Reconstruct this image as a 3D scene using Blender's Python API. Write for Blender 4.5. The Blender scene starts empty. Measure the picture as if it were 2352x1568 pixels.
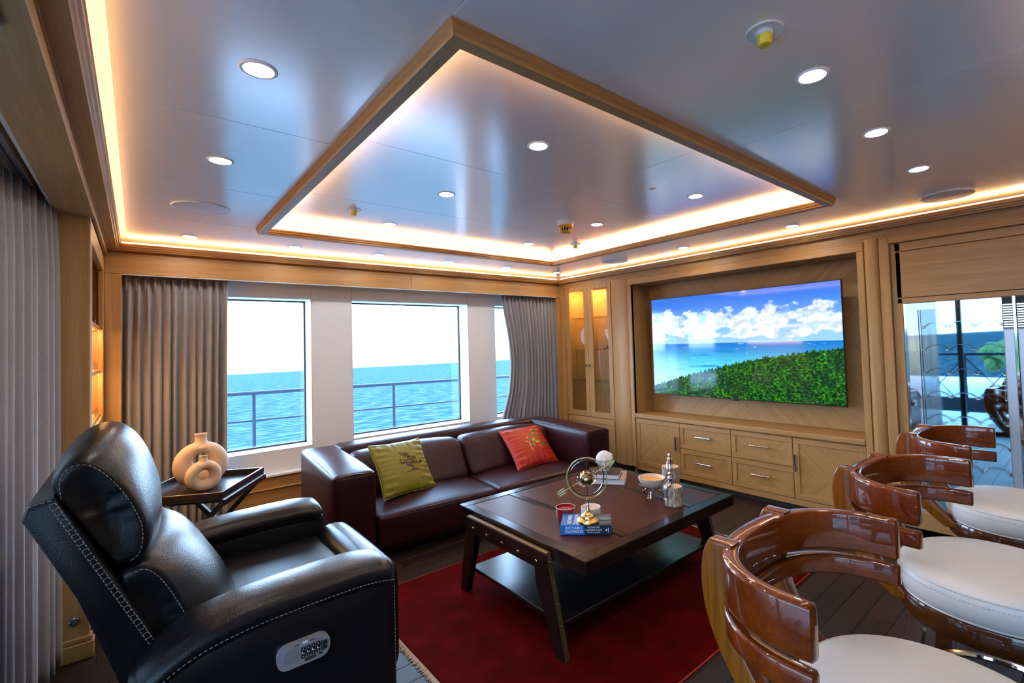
import bpy, bmesh, math, random
from mathutils import Vector, Matrix
R = math.radians
random.seed(7)
scene = bpy.context.scene
COL = scene.collection

# ------------------------------------------------------------------ camera
YAW, PIT, ROL = R(41.5059), R(1.9570), R(-1.7736)
cyw, syw, cp, sp, cr, sr = math.cos(YAW), math.sin(YAW), math.cos(PIT), math.sin(PIT), math.cos(ROL), math.sin(ROL)
fw = Vector((syw*cp, cyw*cp, sp)); rt = Vector((cyw, -syw, 0)); up = rt.cross(fw)
rt, up = rt*cr + up*sr, up*cr - rt*sr
cam_d = bpy.data.cameras.new('camera'); cam = bpy.data.objects.new('camera', cam_d); COL.objects.link(cam)
cam_d.sensor_width = 36; cam_d.lens = 1100.594/2352*36
cam_d.shift_x = (1176-1289.733)/2352; cam_d.shift_y = (750.0706-784)/2352
cam_d.clip_start = 0.02; cam_d.clip_end = 20000
m = Matrix((rt, up, -fw)).transposed().to_4x4(); m.translation = Vector((0, 0, 1.35)); cam.matrix_world = m
scene.camera = cam

# ------------------------------------------------------------------ world, exposure
SKY = 12.5
world = bpy.data.worlds.new('sky'); scene.world = world; world.use_nodes = True
nt = world.node_tree; nt.nodes.clear()
o_ = nt.nodes.new('ShaderNodeOutputWorld'); b_ = nt.nodes.new('ShaderNodeBackground')
tc = nt.nodes.new('ShaderNodeTexCoord'); sx = nt.nodes.new('ShaderNodeSeparateXYZ'); rp = nt.nodes.new('ShaderNodeValToRGB')
mr = nt.nodes.new('ShaderNodeMapRange'); mr.inputs[1].default_value = -0.05; mr.inputs[2].default_value = 1.0
nt.links.new(tc.outputs['Generated'], sx.inputs[0]); nt.links.new(sx.outputs[2], mr.inputs[0]); nt.links.new(mr.outputs[0], rp.inputs[0])
e = rp.color_ramp.elements
e[0].position = 0.0; e[0].color = (0.56, 0.76, 1.0, 1); e[1].position = 1.0; e[1].color = (0.24, 0.46, 0.95, 1)
k = e.new(0.35); k.color = (0.44, 0.68, 1.0, 1)
nt.links.new(rp.outputs[0], b_.inputs[0]); b_.inputs[1].default_value = SKY
nt.links.new(b_.outputs[0], o_.inputs[0])
vs = scene.view_settings
vs.view_transform = 'Standard'; vs.look = 'None'; vs.gamma = 1.0; vs.exposure = 0.70; vs.use_curve_mapping = False
cy_ = scene.cycles
cy_.use_denoising = True; cy_.max_bounces = 10; cy_.diffuse_bounces = 5; cy_.glossy_bounces = 5
cy_.transmission_bounces = 8; cy_.transparent_max_bounces = 16
cy_.sample_clamp_indirect = 6.0; cy_.blur_glossy = 0.5
cy_.caustics_reflective = False; cy_.caustics_refractive = False
LED_POWER = 11.0; LAMP_POWER = 130.0; SCREEN_POWER = .78

# ------------------------------------------------------------------ mesh helpers
class MB:
    def __init__(s): s.v = []; s.f = []; s.fm = []
    def add(s, vs_, fs, mi=0):
        o = len(s.v); s.v += [Vector(p) for p in vs_]
        for f in fs: s.f.append([i+o for i in f]); s.fm.append(mi)
        return s
    def box(s, x0, x1, y0, y1, z0, z1, mi=0):
        v = [(x, y, z) for x in (x0, x1) for y in (y0, y1) for z in (z0, z1)]
        return s.add(v, [(0,1,3,2),(4,6,7,5),(0,4,5,1),(2,3,7,6),(0,2,6,4),(1,5,7,3)], mi)
    def rbox(s, x0, x1, y0, y1, z0, z1, r=0.005, seg=2, mi=0):
        bm = bmesh.new(); bmesh.ops.create_cube(bm, size=1)
        for v in bm.verts: v.co = Vector(((x0+x1)/2+v.co.x*(x1-x0), (y0+y1)/2+v.co.y*(y1-y0), (z0+z1)/2+v.co.z*(z1-z0)))
        r = min(r, .49*min(abs(x1-x0), abs(y1-y0), abs(z1-z0)))
        bmesh.ops.bevel(bm, geom=list(bm.edges), offset=r, segments=seg, profile=0.5, affect='EDGES')
        bm.verts.index_update()
        s.add([v.co.copy() for v in bm.verts], [[v.index for v in f.verts] for f in bm.faces], mi); bm.free(); return s
    def prism(s, poly, fn, t0, t1, mi=0):
        """2D polygon -> fn(a,b,t) extruded between t0 and t1"""
        n = len(poly)
        v = [fn(a, b, t0) for a, b in poly] + [fn(a, b, t1) for a, b in poly]
        f = [tuple(range(n))[::-1], tuple(range(n, 2*n))] + [(i, (i+1) % n, (i+1) % n+n, i+n) for i in range(n)]
        return s.add(v, f, mi)
    def tube(s, pts, rad, n=8, cap=True, closed=False, mi=0):
        pts = [Vector(p) for p in pts]; N = len(pts)
        rs = rad if isinstance(rad, (list, tuple)) else [rad]*N
        rings = []; prev = None
        for i, p in enumerate(pts):
            if closed: t = pts[(i+1) % N]-pts[i-1]
            else: t = pts[min(i+1, N-1)]-pts[max(i-1, 0)]
            t.normalize()
            if prev is None:
                a = Vector((0,0,1)) if abs(t.z) < .9 else Vector((1,0,0)); u = t.cross(a).normalized()
            else:
                u = (prev-t*prev.dot(t)).normalized()
            prev = u; w = t.cross(u)
            rings.append([p+(u*math.cos(2*math.pi*k/n)+w*math.sin(2*math.pi*k/n))*rs[i] for k in range(n)])
        return s.loft(rings, cap and not closed, closed, mi)
    def loft(s, rings, cap=True, closed=False, mi=0):
        n = len(rings[0]); N = len(rings); v = [p for r in rings for p in r]; f = []
        for i in range(N if closed else N-1):
            j = (i+1) % N
            for k in range(n): f.append((i*n+k, i*n+(k+1) % n, j*n+(k+1) % n, j*n+k))
        if cap: f.append(tuple(range(n))[::-1]); f.append(tuple(range((N-1)*n, N*n)))
        return s.add(v, f, mi)
    def lathe(s, prof, c=(0,0,0), n=24, mi=0):
        c = Vector(c)
        rings = [[c+Vector((r*math.cos(2*math.pi*k/n), r*math.sin(2*math.pi*k/n), z)) for k in range(n)] for r, z in prof]
        return s.loft(rings, True, False, mi)
    def grid(s, fn, nu, nv, mi=0, wrapu=False):
        v = [fn(i/nu, j/nv) for i in range(nu+(0 if wrapu else 1)) for j in range(nv+1)]
        f = []; w = nv+1; N = nu if wrapu else nu+1
        for i in range(nu):
            a, b = i, (i+1) % N
            for j in range(nv): f.append((a*w+j, b*w+j, b*w+j+1, a*w+j+1))
        return s.add(v, f, mi)
    def sphere(s, c, r, n=12, m_=8, sc=(1,1,1), mi=0):
        c = Vector(c)
        return s.lathe_xyz([(math.sin(math.pi*i/m_), -math.cos(math.pi*i/m_)) for i in range(m_+1)], c, r, sc, n, mi)
    def lathe_xyz(s, prof, c, r, sc, n, mi):
        rings = []
        for a, z in prof:
            a = max(a, 1e-3)
            rings.append([c+Vector((r*sc[0]*a*math.cos(2*math.pi*k/n), r*sc[1]*a*math.sin(2*math.pi*k/n), r*sc[2]*z)) for k in range(n)])
        return s.loft(rings, True, False, mi)
    def cushion(s, c, size, r, puff=(0,0,0), n=10, fn=None, mi=0):
        """soft box: rounded edges of radius r, each face bulging by puff"""
        hx, hy, hz = size[0]/2, size[1]/2, size[2]/2; H = (hx, hy, hz); c = Vector(c)
        r = min(r, .98*min(H))
        def ticks(h):
            a = [-h+r*(1-math.cos(math.pi/2*i/3)) for i in range(3)]
            b = [-(h-r)+2*(h-r)*i/n for i in range(n+1)]
            return a+b+[-x for x in a[::-1]]
        bm = bmesh.new(); seen = {}
        def vert(p):
            key = tuple(round(x, 6) for x in p)
            if key in seen: return seen[key]
            inn = Vector([max(-(H[i]-r), min(H[i]-r, p[i])) for i in range(3)])
            d = Vector(p)-inn
            q = inn+d.normalized()*r if d.length > 1e-9 else inn
            u = [max(-1, min(1, q[i]/H[i])) for i in range(3)]
            q = Vector((q.x+puff[0]*u[0]*(1-u[1]**2)*(1-u[2]**2), q.y+puff[1]*u[1]*(1-u[0]**2)*(1-u[2]**2), q.z+puff[2]*u[2]*(1-u[0]**2)*(1-u[1]**2)))
            if fn: q = Vector(fn(q))
            seen[key] = bm.verts.new(q+c); return seen[key]
        T = [ticks(h) for h in H]
        for ax in range(3):
            a, b = (ax+1) % 3, (ax+2) % 3
            for sg in (-1, 1):
                for i in range(len(T[a])-1):
                    for j in range(len(T[b])-1):
                        q = []
                        for (ii, jj) in ((i,j),(i+1,j),(i+1,j+1),(i,j+1)):
                            p = [0,0,0]; p[ax] = sg*H[ax]; p[a] = T[a][ii]; p[b] = T[b][jj]; q.append(vert(p))
                        if sg < 0: q = q[::-1]
                        if len(set(q)) >= 3:
                            try: bm.faces.new(q)
                            except ValueError: pass
        bm.verts.index_update()
        s.add([v.co.copy() for v in bm.verts], [[v.index for v in f.verts] for f in bm.faces], mi); bm.free(); return s

INFO = {}
def tag(o, label=None, cat=None, group=None, kind=None):
    if label: o['label'] = label
    if cat: o['category'] = cat
    if group: o['group'] = group
    if kind: o['kind'] = kind
    return o
def thing(name, label, cat, loc=(0,0,0), rz=0, group=None, kind=None):
    o = bpy.data.objects.new(name, None); COL.objects.link(o); o.empty_display_size = .1
    o.location = loc; o.rotation_euler = (0,0,rz)
    INFO[o.name] = Matrix.Translation(Vector(loc)) @ Matrix.Rotation(rz, 4, 'Z')
    return tag(o, label, cat, group, kind)
def obj(name, mb, mats, parent=None, smooth=False, W=False, angle=40):
    """link the builder as one mesh object; W: vertices are in world space and get moved into the parent's frame"""
    me = bpy.data.meshes.new(name)
    vs_ = mb.v
    M = INFO.get(parent.name) if parent is not None else None
    if W and M is not None:
        Mi = M.inverted(); vs_ = [Mi @ v for v in vs_]
    me.from_pydata([tuple(v) for v in vs_], [], mb.f)
    if not isinstance(mats, (list, tuple)): mats = [mats]
    for m_ in mats: me.materials.append(m_)
    if len(mats) > 1: me.polygons.foreach_set('material_index', mb.fm)
    bm = bmesh.new(); bm.from_mesh(me); bmesh.ops.recalc_face_normals(bm, faces=bm.faces)
    bm.to_mesh(me); bm.free()
    if smooth:
        me.polygons.foreach_set('use_smooth', [True]*len(me.polygons))
        try: me.set_sharp_from_angle(angle=R(angle))
        except Exception: pass
    me.update()
    o = bpy.data.objects.new(name, me); COL.objects.link(o)
    if name in ('stitching', 'edge_lacing', 'brass_pins', 'pinch_pleats', 'embroidered_leaves', 'embroidered_blossom', 'embroidered_twigs'): o['kind'] = 'stuff'   # too small to pick apart singly
    if parent is not None:
        o.parent = parent
        if M is not None: INFO[o.name] = M
    return o
def inst(name, me, parent, loc, rz=0):
    o = bpy.data.objects.new(name, me); COL.objects.link(o); o.parent = parent; o.location = loc; o.rotation_euler = (0,0,rz)
    return o
def copy_tree(o, parent=None):
    c = o.copy(); COL.objects.link(c); c.parent = parent
    if o.name in INFO: INFO[c.name] = INFO[o.name]
    for ch in list(o.children): copy_tree(ch, c)
    return c
def lerp(a, b, t): return a+(b-a)*t
def spline(pts, n=8):
    """Catmull-Rom through points"""
    pts = [Vector(p) for p in pts]; out = []
    for i in range(len(pts)-1):
        p0 = pts[max(i-1, 0)]; p1 = pts[i]; p2 = pts[i+1]; p3 = pts[min(i+2, len(pts)-1)]
        for k in range(n):
            t = k/n
            out.append(.5*((2*p1)+(p2-p0)*t+(2*p0-5*p1+4*p2-p3)*t*t+(3*p1-p0-3*p2+p3)*t**3))
    out.append(pts[-1]); return out

# ------------------------------------------------------------------ materials
MATS = {}
def newmat(name):
    m_ = bpy.data.materials.new(name); m_.use_nodes = True; MATS[name] = m_
    return m_, m_.node_tree, m_.node_tree.nodes['Principled BSDF']
def setp(b, **k):
    names = dict(color='Base Color', rough='Roughness', metal='Metallic', spec='Specular IOR Level', coat='Coat Weight', coatr='Coat Roughness',
                 trans='Transmission Weight', ior='IOR', sheen='Sheen Weight', emit='Emission Color', estr='Emission Strength', alpha='Alpha')
    for kk, v in k.items():
        i = b.inputs[names[kk]]
        i.default_value = (*v, 1) if isinstance(v, tuple) and len(v) == 3 else v
def noise_bump(t, b, scale, strength, dist=.002, detail=3, stretch=None, voronoi=False):
    tc_ = t.nodes.new('ShaderNodeTexCoord'); mp = t.nodes.new('ShaderNodeMapping')
    if stretch: mp.inputs['Scale'].default_value = stretch
    nz = t.nodes.new('ShaderNodeTexVoronoi' if voronoi else 'ShaderNodeTexNoise'); nz.inputs['Scale'].default_value = scale
    if not voronoi: nz.inputs['Detail'].default_value = detail
    bp = t.nodes.new('ShaderNodeBump'); bp.inputs['Strength'].default_value = strength; bp.inputs['Distance'].default_value = dist
    t.links.new(tc_.outputs['Object'], mp.inputs[0]); t.links.new(mp.outputs[0], nz.inputs['Vector'])
    t.links.new(nz.outputs[0], bp.inputs['Height']); t.links.new(bp.outputs[0], b.inputs['Normal'])
    return nz, mp, bp
def ramp(t, cols):
    r_ = t.nodes.new('ShaderNodeValToRGB'); el = r_.color_ramp.elements
    el[0].position = cols[0][0]; el[0].color = (*cols[0][1], 1); el[1].position = cols[-1][0]; el[1].color = (*cols[-1][1], 1)
    for p, c in cols[1:-1]: q = el.new(p); q.color = (*c, 1)
    return r_
def simple(name, color, rough=.5, metal=0, spec=.5, coat=0, bump=None, var=0, coatr=.05):
    m_, t, b = newmat(name); setp(b, color=color, rough=rough, metal=metal, spec=spec, coat=coat, coatr=coatr)
    if bump: nz, mp, bp = noise_bump(t, b, **bump)
    if var:
        tc_ = t.nodes.new('ShaderNodeTexCoord'); n2 = t.nodes.new('ShaderNodeTexNoise'); n2.inputs['Scale'].default_value = 6; n2.inputs['Detail'].default_value = 4
        r_ = ramp(t, [(.3, tuple(c*(1-var) for c in color)), (.7, tuple(min(1, c*(1+var)) for c in color))])
        t.links.new(tc_.outputs['Object'], n2.inputs['Vector']); t.links.new(n2.outputs[0], r_.inputs[0]); t.links.new(r_.outputs[0], b.inputs['Base Color'])
    return m_
def wood(name, light, dark, grain='Z', rot=(0,0,0), rough=.45, scale=1.0, coat=0, bump=.08, spec=.5):
    m_, t, b = newmat(name); setp(b, rough=rough, coat=coat, spec=spec)
    tc_ = t.nodes.new('ShaderNodeTexCoord'); m1 = t.nodes.new('ShaderNodeMapping'); m1.inputs['Rotation'].default_value = rot
    t.links.new(tc_.outputs['Object'], m1.inputs[0])
    def layer(s, st, det, dist=0):
        m2 = t.nodes.new('ShaderNodeMapping'); sc = [s*scale]*3; sc['XYZ'.index(grain)] = s*scale*st; m2.inputs['Scale'].default_value = sc
        n_ = t.nodes.new('ShaderNodeTexNoise'); n_.inputs['Scale'].default_value = 1; n_.inputs['Detail'].default_value = det; n_.inputs['Distortion'].default_value = dist
        t.links.new(m1.outputs[0], m2.inputs[0]); t.links.new(m2.outputs[0], n_.inputs['Vector']); return n_
    a = layer(26, .05, 5, .6); f = layer(170, .03, 2)
    mx = t.nodes.new('ShaderNodeMix'); mx.data_type = 'FLOAT'; mx.inputs[0].default_value = .42
    t.links.new(a.outputs[0], mx.inputs[2]); t.links.new(f.outputs[0], mx.inputs[3])
    r_ = ramp(t, [(.34, dark), (.5, tuple((x+y)/2 for x, y in zip(light, dark))), (.64, light)])
    t.links.new(mx.outputs[0], r_.inputs[0]); t.links.new(r_.outputs[0], b.inputs['Base Color'])
    bp = t.nodes.new('ShaderNodeBump'); bp.inputs['Strength'].default_value = bump; bp.inputs['Distance'].default_value = .002
    t.links.new(f.outputs[0], bp.inputs['Height']); t.links.new(bp.outputs[0], b.inputs['Normal'])
    return m_
def emis(name, color, strength):
    m_, t, b = newmat(name); setp(b, color=(0.8,0.8,0.8), emit=color, estr=strength); return m_
def glass(name, tint=(1,1,1), refl=1.0, rough=.01):
    m_, t, b = newmat(name); t.nodes.remove(b); out = t.nodes['Material Output']
    tr = t.nodes.new('ShaderNodeBsdfTransparent'); tr.inputs[0].default_value = (*tint, 1)
    gl = t.nodes.new('ShaderNodeBsdfGlossy'); gl.inputs['Roughness'].default_value = rough
    fr = t.nodes.new('ShaderNodeLayerWeight'); fr.inputs[0].default_value = .5
    pw = t.nodes.new('ShaderNodeMath'); pw.operation = 'POWER'; pw.inputs[1].default_value = 5; t.links.new(fr.outputs['Facing'], pw.inputs[0])
    ml = t.nodes.new('ShaderNodeMath'); ml.operation = 'MULTIPLY_ADD'; ml.inputs[1].default_value = .9; ml.inputs[2].default_value = .04*refl; ml.use_clamp = True
    mx = t.nodes.new('ShaderNodeMixShader'); t.links.new(pw.outputs[0], ml.inputs[0]); t.links.new(ml.outputs[0], mx.inputs[0])
    t.links.new(tr.outputs[0], mx.inputs[1]); t.links.new(gl.outputs[0], mx.inputs[2]); t.links.new(mx.outputs[0], out.inputs[0]); return m_

OL, OD = (0.475, 0.262, 0.092), (0.360, 0.178, 0.054)
oakZ = wood('oak_upright', OL, OD, 'Z'); oakY = wood('oak_along_y', OL, OD, 'Y'); oakX = wood('oak_along_x', OL, OD, 'X')
oakA = wood('oak_veneer_rising', OL, OD, 'Y', rot=(R(45),0,0)); oakB = wood('oak_veneer_falling', OL, OD, 'Y', rot=(R(-45),0,0))
white_panel = simple('white_lining', (.72,.735,.78), .38, bump=dict(scale=400, strength=.02))
white_paint = simple('white_reveal', (.86,.87,.88), .4)
ceil_mat = simple('satin_grey_ceiling', (.95,.94,.94), .20, .22, spec=1.0, bump=dict(scale=300, strength=.015))
seam_mat = simple('pale_joint_profile', (.8,.8,.82), .4)
black_rubber = simple('black_gasket', (.012,.012,.014), .5)
pane = glass('window_glass', (.97,.985,.99)); tinted = glass('dimming_door_glass', (.58,.62,.64)); cab_glass = glass('cabinet_glass', (.97,.985,.98), .9)  # door glass tint added to dim daylight from the port side
steel = simple('polished_steel', (.72,.73,.75), .12, 1); chrome = simple('chrome', (.85,.86,.88), .06, 1)
rail_steel = simple('rail_steel', (.012,.018,.035), .3, .0, spec=.25)
alu = simple('anodised_aluminium', (.52,.53,.56), .3, 1)
dark_metal = simple('dark_bronze_frame', (.018,.022,.03), .35, .3)
brass = simple('antique_brass', (.60,.42,.16), .22, 1, var=.25); brass_pale = simple('pale_brass', (.56,.39,.15), .24, 1)
led = emis('warm_led', (1.0,.53,.20), LED_POWER); led_coffer = emis('warm_led_coffer', (1.0,.56,.24), LED_POWER*2.4); lamp_em = emis('downlight_diffuser', (1.0,.91,.78), LAMP_POWER)
shelf_em = emis('shelf_light_lens', (1.0,.6,.25), 60)
white_plastic = simple('white_plastic', (.8,.8,.78), .35); yellow_plastic = simple('yellow_cap', (.75,.60,.03), .4); amber = simple('amber_plastic', (.85,.40,.03), .3)
floor_wood = [wood('dark_plank_%s' % n_, tuple(c*s for c in (.036,.018,.013)), tuple(c*s for c in (.015,.0075,.006)), 'X', rough=.42, bump=.05, spec=.25) for n_, s in (('a',1),('b',.8),('c',1.25))]
# ================================================================== the room
XL, XR, YB, YF = -0.082, 3.74, 4.26, -0.03      # cornice lip rectangle
FX, FY = 3.81, 4.31                             # face of the TV wall, face of the window valance
ZC, ZI = 2.13, 2.18                             # outer and coffer ceiling
# floor
fl = thing('floor', 'dark brown timber plank floor of the saloon', 'floor', kind='structure')
obj('floor_base', MB().box(-.6, 4.6, -1.7, 4.8, -.06, -.006), simple('floor_joint', (.006,.004,.004), .7), fl)
pm = []
for mm in floor_wood:
    mb = MB().rbox(0, .9975, 0, .1085, -.006, 0, .0012, 1); me = obj('plank_source', mb, mm)
    pm.append(me.data); bpy.data.objects.remove(me)
ry = -1.6; row = 0
while ry < 4.55:
    x = -.6-(row*0.37 % 1.0)
    while x < 4.3:
        if x+1 > -.55:
            o = inst('plank', random.choice(pm), fl, (x, ry, 0))
        x += 1.0
    ry += .11; row += 1
# ceiling panels
cl = thing('ceiling', 'satin grey panelled ceiling with raised coffer', 'ceiling', kind='structure')
CX0, CX1, CY0, CY1 = .615, 2.95, 1.045, 3.44     # coffer inner rectangle
xs = [-.056, .555, 1.842, 3.005, 3.705]; ys = [.0, .983, 1.906, 2.733, 3.495, 4.21]
bk = MB(); zt = 2.1535
bk.box(-.6, 4.6, -1.7, .0, zt, 2.26); bk.box(-.6, 4.6, 4.21, 4.8, zt, 2.26); bk.box(-.6, -.056, .0, 4.21, zt, 2.26); bk.box(3.705, 4.6, .0, 4.21, zt, 2.26)
bk.box(-.0555, .563, .0, 4.21, 2.1308, 2.2); bk.box(2.997, 3.7045, .0, 4.21, 2.1308, 2.2); bk.box(.563, 2.997, .0, .991, 2.1308, 2.2); bk.box(.563, 2.997, 3.487, 4.21, 2.1308, 2.2)
bk.box(-.1, 3.75, -.05, 4.25, 2.2, 2.26); bk.box(.563, 2.997, .991, 3.487, 2.1808, 2.21)
obj('ceiling_backing', bk, seam_mat, cl)
g = .0014
def panel(x0, x1, y0, y1, z, h):
    mb = MB().rbox(x0+g, x1-g, y0+g, y1-g, z, z+h, .0018, 1); obj('panel', mb, ceil_mat, cl)
for i in range(4):
    for j in range(5):
        if 1 <= i <= 2 and 1 <= j <= 3: continue
        panel(xs[i], xs[i+1], ys[j], ys[j+1], ZC, .0008)
ix = [.565, 1.842, 3.0]; iy = [.993, 1.906, 2.733, 3.487]
for i in range(2):
    for j in range(3): panel(ix[i], ix[i+1], iy[j], iy[j+1], ZI, .0008)
for (a, b, c_, d) in ((-.6, 4.6, -1.6, -.1),):
    panel(a, b, c_, d, 2.02, .02)

# cornices with their light strips
PROF = [(0,2.10),(0,2.092),(.003,2.088),(.005,2.079),(.011,2.075),(.013,2.066),(.019,2.061),(.021,2.054),(.066,2.054),(.066,2.046),(.070,2.046),(.070,2.014),(.115,2.014),(.115,2.084),(.010,2.084),(.010,2.10)]
def run(prof, p0, p1, out, mi0=1, mi1=1):
    """profile swept from p0 to p1 (2D) with outward normal out; ends mitred by +/- d"""
    p0 = Vector((*p0, 0)); p1 = Vector((*p1, 0)); n = Vector((*out, 0)); t = (p1-p0).normalized()
    mb = MB(); N = len(prof)
    v = [p0+n*d-t*d*mi0+Vector((0,0,z)) for d, z in prof]+[p1+n*d+t*d*mi1+Vector((0,0,z)) for d, z in prof]
    mb.add(v, [tuple(range(N)), tuple(range(N, 2*N))]+[(i, (i+1) % N, (i+1) % N+N, i+N) for i in range(N)]); return mb
def strip_box(p0, p1, out, d0, d1, z0, z1): return run([(d0,z0),(d1,z0),(d1,z1),(d0,z1)], p0, p1, out, 0, 0)
def cornice(name, p0, p1, out, mt, label, mi0=1, mi1=1, clips=0):
    o = obj(name, run(PROF, p0, p1, out, mi0, mi1), mt); tag(o, label, 'cornice', kind='structure')
    obj('led_strip', strip_box(p0, p1, out, .034, .046, 2.084, 2.114), led, o)
    P0, P1 = Vector((*p0, 0)), Vector((*p1, 0)); n = Vector((*out, 0))
    for i in range(clips):
        q = P0.lerp(P1, (i+.5)/clips)+n*.012; h = (P1-P0).normalized()*.045
        a = q-h; b = q+h+n*.012
        obj('strip_joiner', MB().box(min(a.x,b.x), max(a.x,b.x), min(a.y,b.y), max(a.y,b.y), 2.0845, 2.108), emis_clip, o)
    return o
emis_clip = emis('self_glowing_joiner', (1.0,.8,.55), 6)  # joiners emit a glow of their own in place of strip light on them
cornice('trim_1', (XL, YF), (XL, YB), (-1, 0), oakY, 'oak cornice with hidden light strip above the sliding doors and bookcase', 1, 1, 0)
cornice('trim_2', (XL, YB), (XR, YB), (0, 1), oakX, 'oak cornice with hidden light strip above the sea windows', 1, 1, 8)
cornice('trim_3', (XR, YF), (XR, YB), (1, 0), oakY, 'oak cornice with hidden light strip above the television wall', 1, 1, 7)
cornice('trim_4', (XL, YF), (XR, YF), (0, -1), oakX, 'oak cornice with hidden light strip above the bar side', 1, 1, 0)
# coffer frame
CP = [(0,2.128),(0,2.119),(.004,2.114),(.004,2.106),(.009,2.101),(.009,2.094),(.012,2.092),(.050,2.092),(.052,2.097),(.052,2.106),(.0565,2.110),(.0565,2.120),(.060,2.124),(.060,2.1305),(.048,2.1305),(.048,2.112),(.010,2.112),(.010,2.128)]
cf = thing('trim_5', 'oak coffer frame hanging around the raised centre ceiling', 'ceiling frame', ((CX0+CX1)/2, (CY0+CY1)/2, 2.092), kind='structure')
for p0, p1, out, mt in (((CX0,CY0),(CX0,CY1),(-1,0),oakY), ((CX1,CY0),(CX1,CY1),(1,0),oakY), ((CX0,CY0),(CX1,CY0),(0,-1),oakX), ((CX0,CY1),(CX1,CY1),(0,1),oakX)):
    b = obj('frame_board', run(CP, p0, p1, out), mt, cf, W=True)
    obj('led_strip', strip_box(p0, p1, out, .024, .036, 2.112, 2.126), led_coffer, b, W=True)
    obj('riser', run([(.046,2.112),(.050,2.112),(.050,2.185),(.046,2.185)], p0, p1, out), seam_mat, b, W=True)

# window wall
wb = thing('wall_back', 'white lined window wall of the saloon', 'wall', kind='structure')
WX = [(-.085, 1.114), (1.449, 2.645), (2.985, 4.18)]; WZ0, WZ1, YW, YG = .55, 1.794, 4.50, 4.69
def wp(x0, x1, z0, z1, mt=white_panel):
    obj('panel', MB().rbox(x0+.001, x1-.001, YW, YW+.2, z0+.001, z1-.001, .001, 1), mt, wb)
edges = [-.5]+[e_ for w in WX for e_ in w]+[4.55]
for i in range(0, 8, 2): wp(edges[i], edges[i+1], .30, 2.2)
for a, b in WX: wp(a, b, WZ1, 2.2); wp(a, b, .30, WZ0)
obj('lower_lining', MB().box(-.5, 4.55, YW, YW+.2, -.06, .30), white_panel, wb)
obj('ledge', MB().rbox(-.3, 4.2, 4.445, 4.51, .352, .372, .004, 2), simple('ledge_white', (.8,.8,.8), .35), wb)
obj('dado_panel', MB().box(-.3, 4.2, 4.462, 4.50, 0, .352), oakX, wb)
obj('dado_rail', MB().rbox(-.3, 4.2, 4.450, 4.465, .255, .262, .002, 1), oakX, wb)
obj('dado_plinth', MB().rbox(-.3, 4.2, 4.445, 4.465, 0, .10, .004, 1), oakX, wb)
for i, (a, b) in enumerate(WX):
    mb = MB()
    for (x0, x1, z0, z1) in ((a, b, WZ1-.004, WZ1), (a, b, WZ0, WZ0+.004), (a, a+.004, WZ0, WZ1), (b-.004, b, WZ0, WZ1)): mb.box(x0, x1, YW-.002, YG+.03, z0, z1)
    o = obj('window_%d' % (i+1), mb, white_paint)
    tag(o, ['fixed window behind the long taupe curtain beside the bookcase', 'wide middle sea window above the sofa', 'sea window half hidden by the curtain beside the glazed cabinet'][i], 'window', kind='structure')
    gk = MB(); w = .012
    for (x0, x1, z0, z1) in ((a, b, WZ1-w-.004, WZ1-.004), (a, b, WZ0+.004, WZ0+w+.006), (a+.004, a+.004+w, WZ0, WZ1), (b-.004-w, b-.004, WZ0, WZ1)): gk.box(x0, x1, YG-.012, YG+.012, z0, z1)
    obj('gasket', gk, black_rubber, o)
    obj('pane', MB().box(a+.006, b-.006, YG-.003, YG+.003, WZ0+.006, WZ1-.006), pane, o)
# valance: two boards and a white track under them
va = thing('trim_6', 'oak pelmet board hiding the curtain tracks over the sea windows', 'pelmet', (1.8, FY, 1.9), kind='structure')
for x0, x1 in ((-.165, 1.938), (1.9395, 3.81)):
    obj('pelmet_board', MB().rbox(x0, x1, FY, FY+.022, 1.902, 2.016, .002, 1), oakX, va, W=True)
obj('curtain_track', MB().box(-.1, 3.78, FY+.004, FY+.018, 1.897, 1.902), simple('track_white', (.85,.85,.85), .3), va, W=True)
obj('pelmet_top', MB().box(-.2, 3.81, FY+.022, YW, 2.03, 2.05), oakX, va, W=True)
# posts at both ends of the window wall
for nm, x0, x1, lb in (('trim_7', -.165, -.082, 'upright oak post between bookcase and long curtain'), ('trim_8', 3.757, 3.815, 'upright oak post between curtain and glazed cabinet')):
    tag(obj(nm, MB().rbox(x0, x1, FY, FY+.036, 0, 1.901, .003, 1), oakZ), lb, 'post', kind='structure')

# left side: soffit, bookcase, sliding door
wl = thing('wall_left', 'port side wall with sliding glass doors behind the heavy curtain', 'wall', kind='structure')
obj('soffit_board', MB().rbox(-.272, -.152, -1.6, 3.10, 2.004, 2.034, .002, 1), oakY, wl)
obj('pocket_face', MB().box(-.285, -.272, -1.6, 3.14, 2.012, 2.12), simple('pale_edge', (.6,.58,.55), .5), wl)
obj('pocket_top', MB().box(-.60, -.272, -1.6, 3.14, 2.075, 2.13), oakY, wl)
obj('lintel', MB().box(-.60, -.47, -1.6, 3.14, 2.0, 2.13), oakY, wl)
obj('bulkhead', MB().box(-.60, -.45, 3.10, 4.8, -.06, 2.13), white_panel, wl)
obj('curtain_rail', MB().rbox(-.352, -.318, -1.6, 3.09, 2.050, 2.075, .003, 1), alu, wl)
obj('rail_slot', MB().box(-.338, -.332, -1.6, 3.085, 2.0485, 2.051), black_rubber, wl)
dr = thing('door_1', 'dark framed sliding glass doors on the port side', 'door', (-.52, .8, 0), kind='structure')
for yy in (-1.55, -.40, .52, 1.28, 2.2, 3.06): obj('stile', MB().rbox(-.545, -.495, yy-.03, yy+.03, 0, 2.0, .004, 1), dark_metal, dr, W=True)
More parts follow.
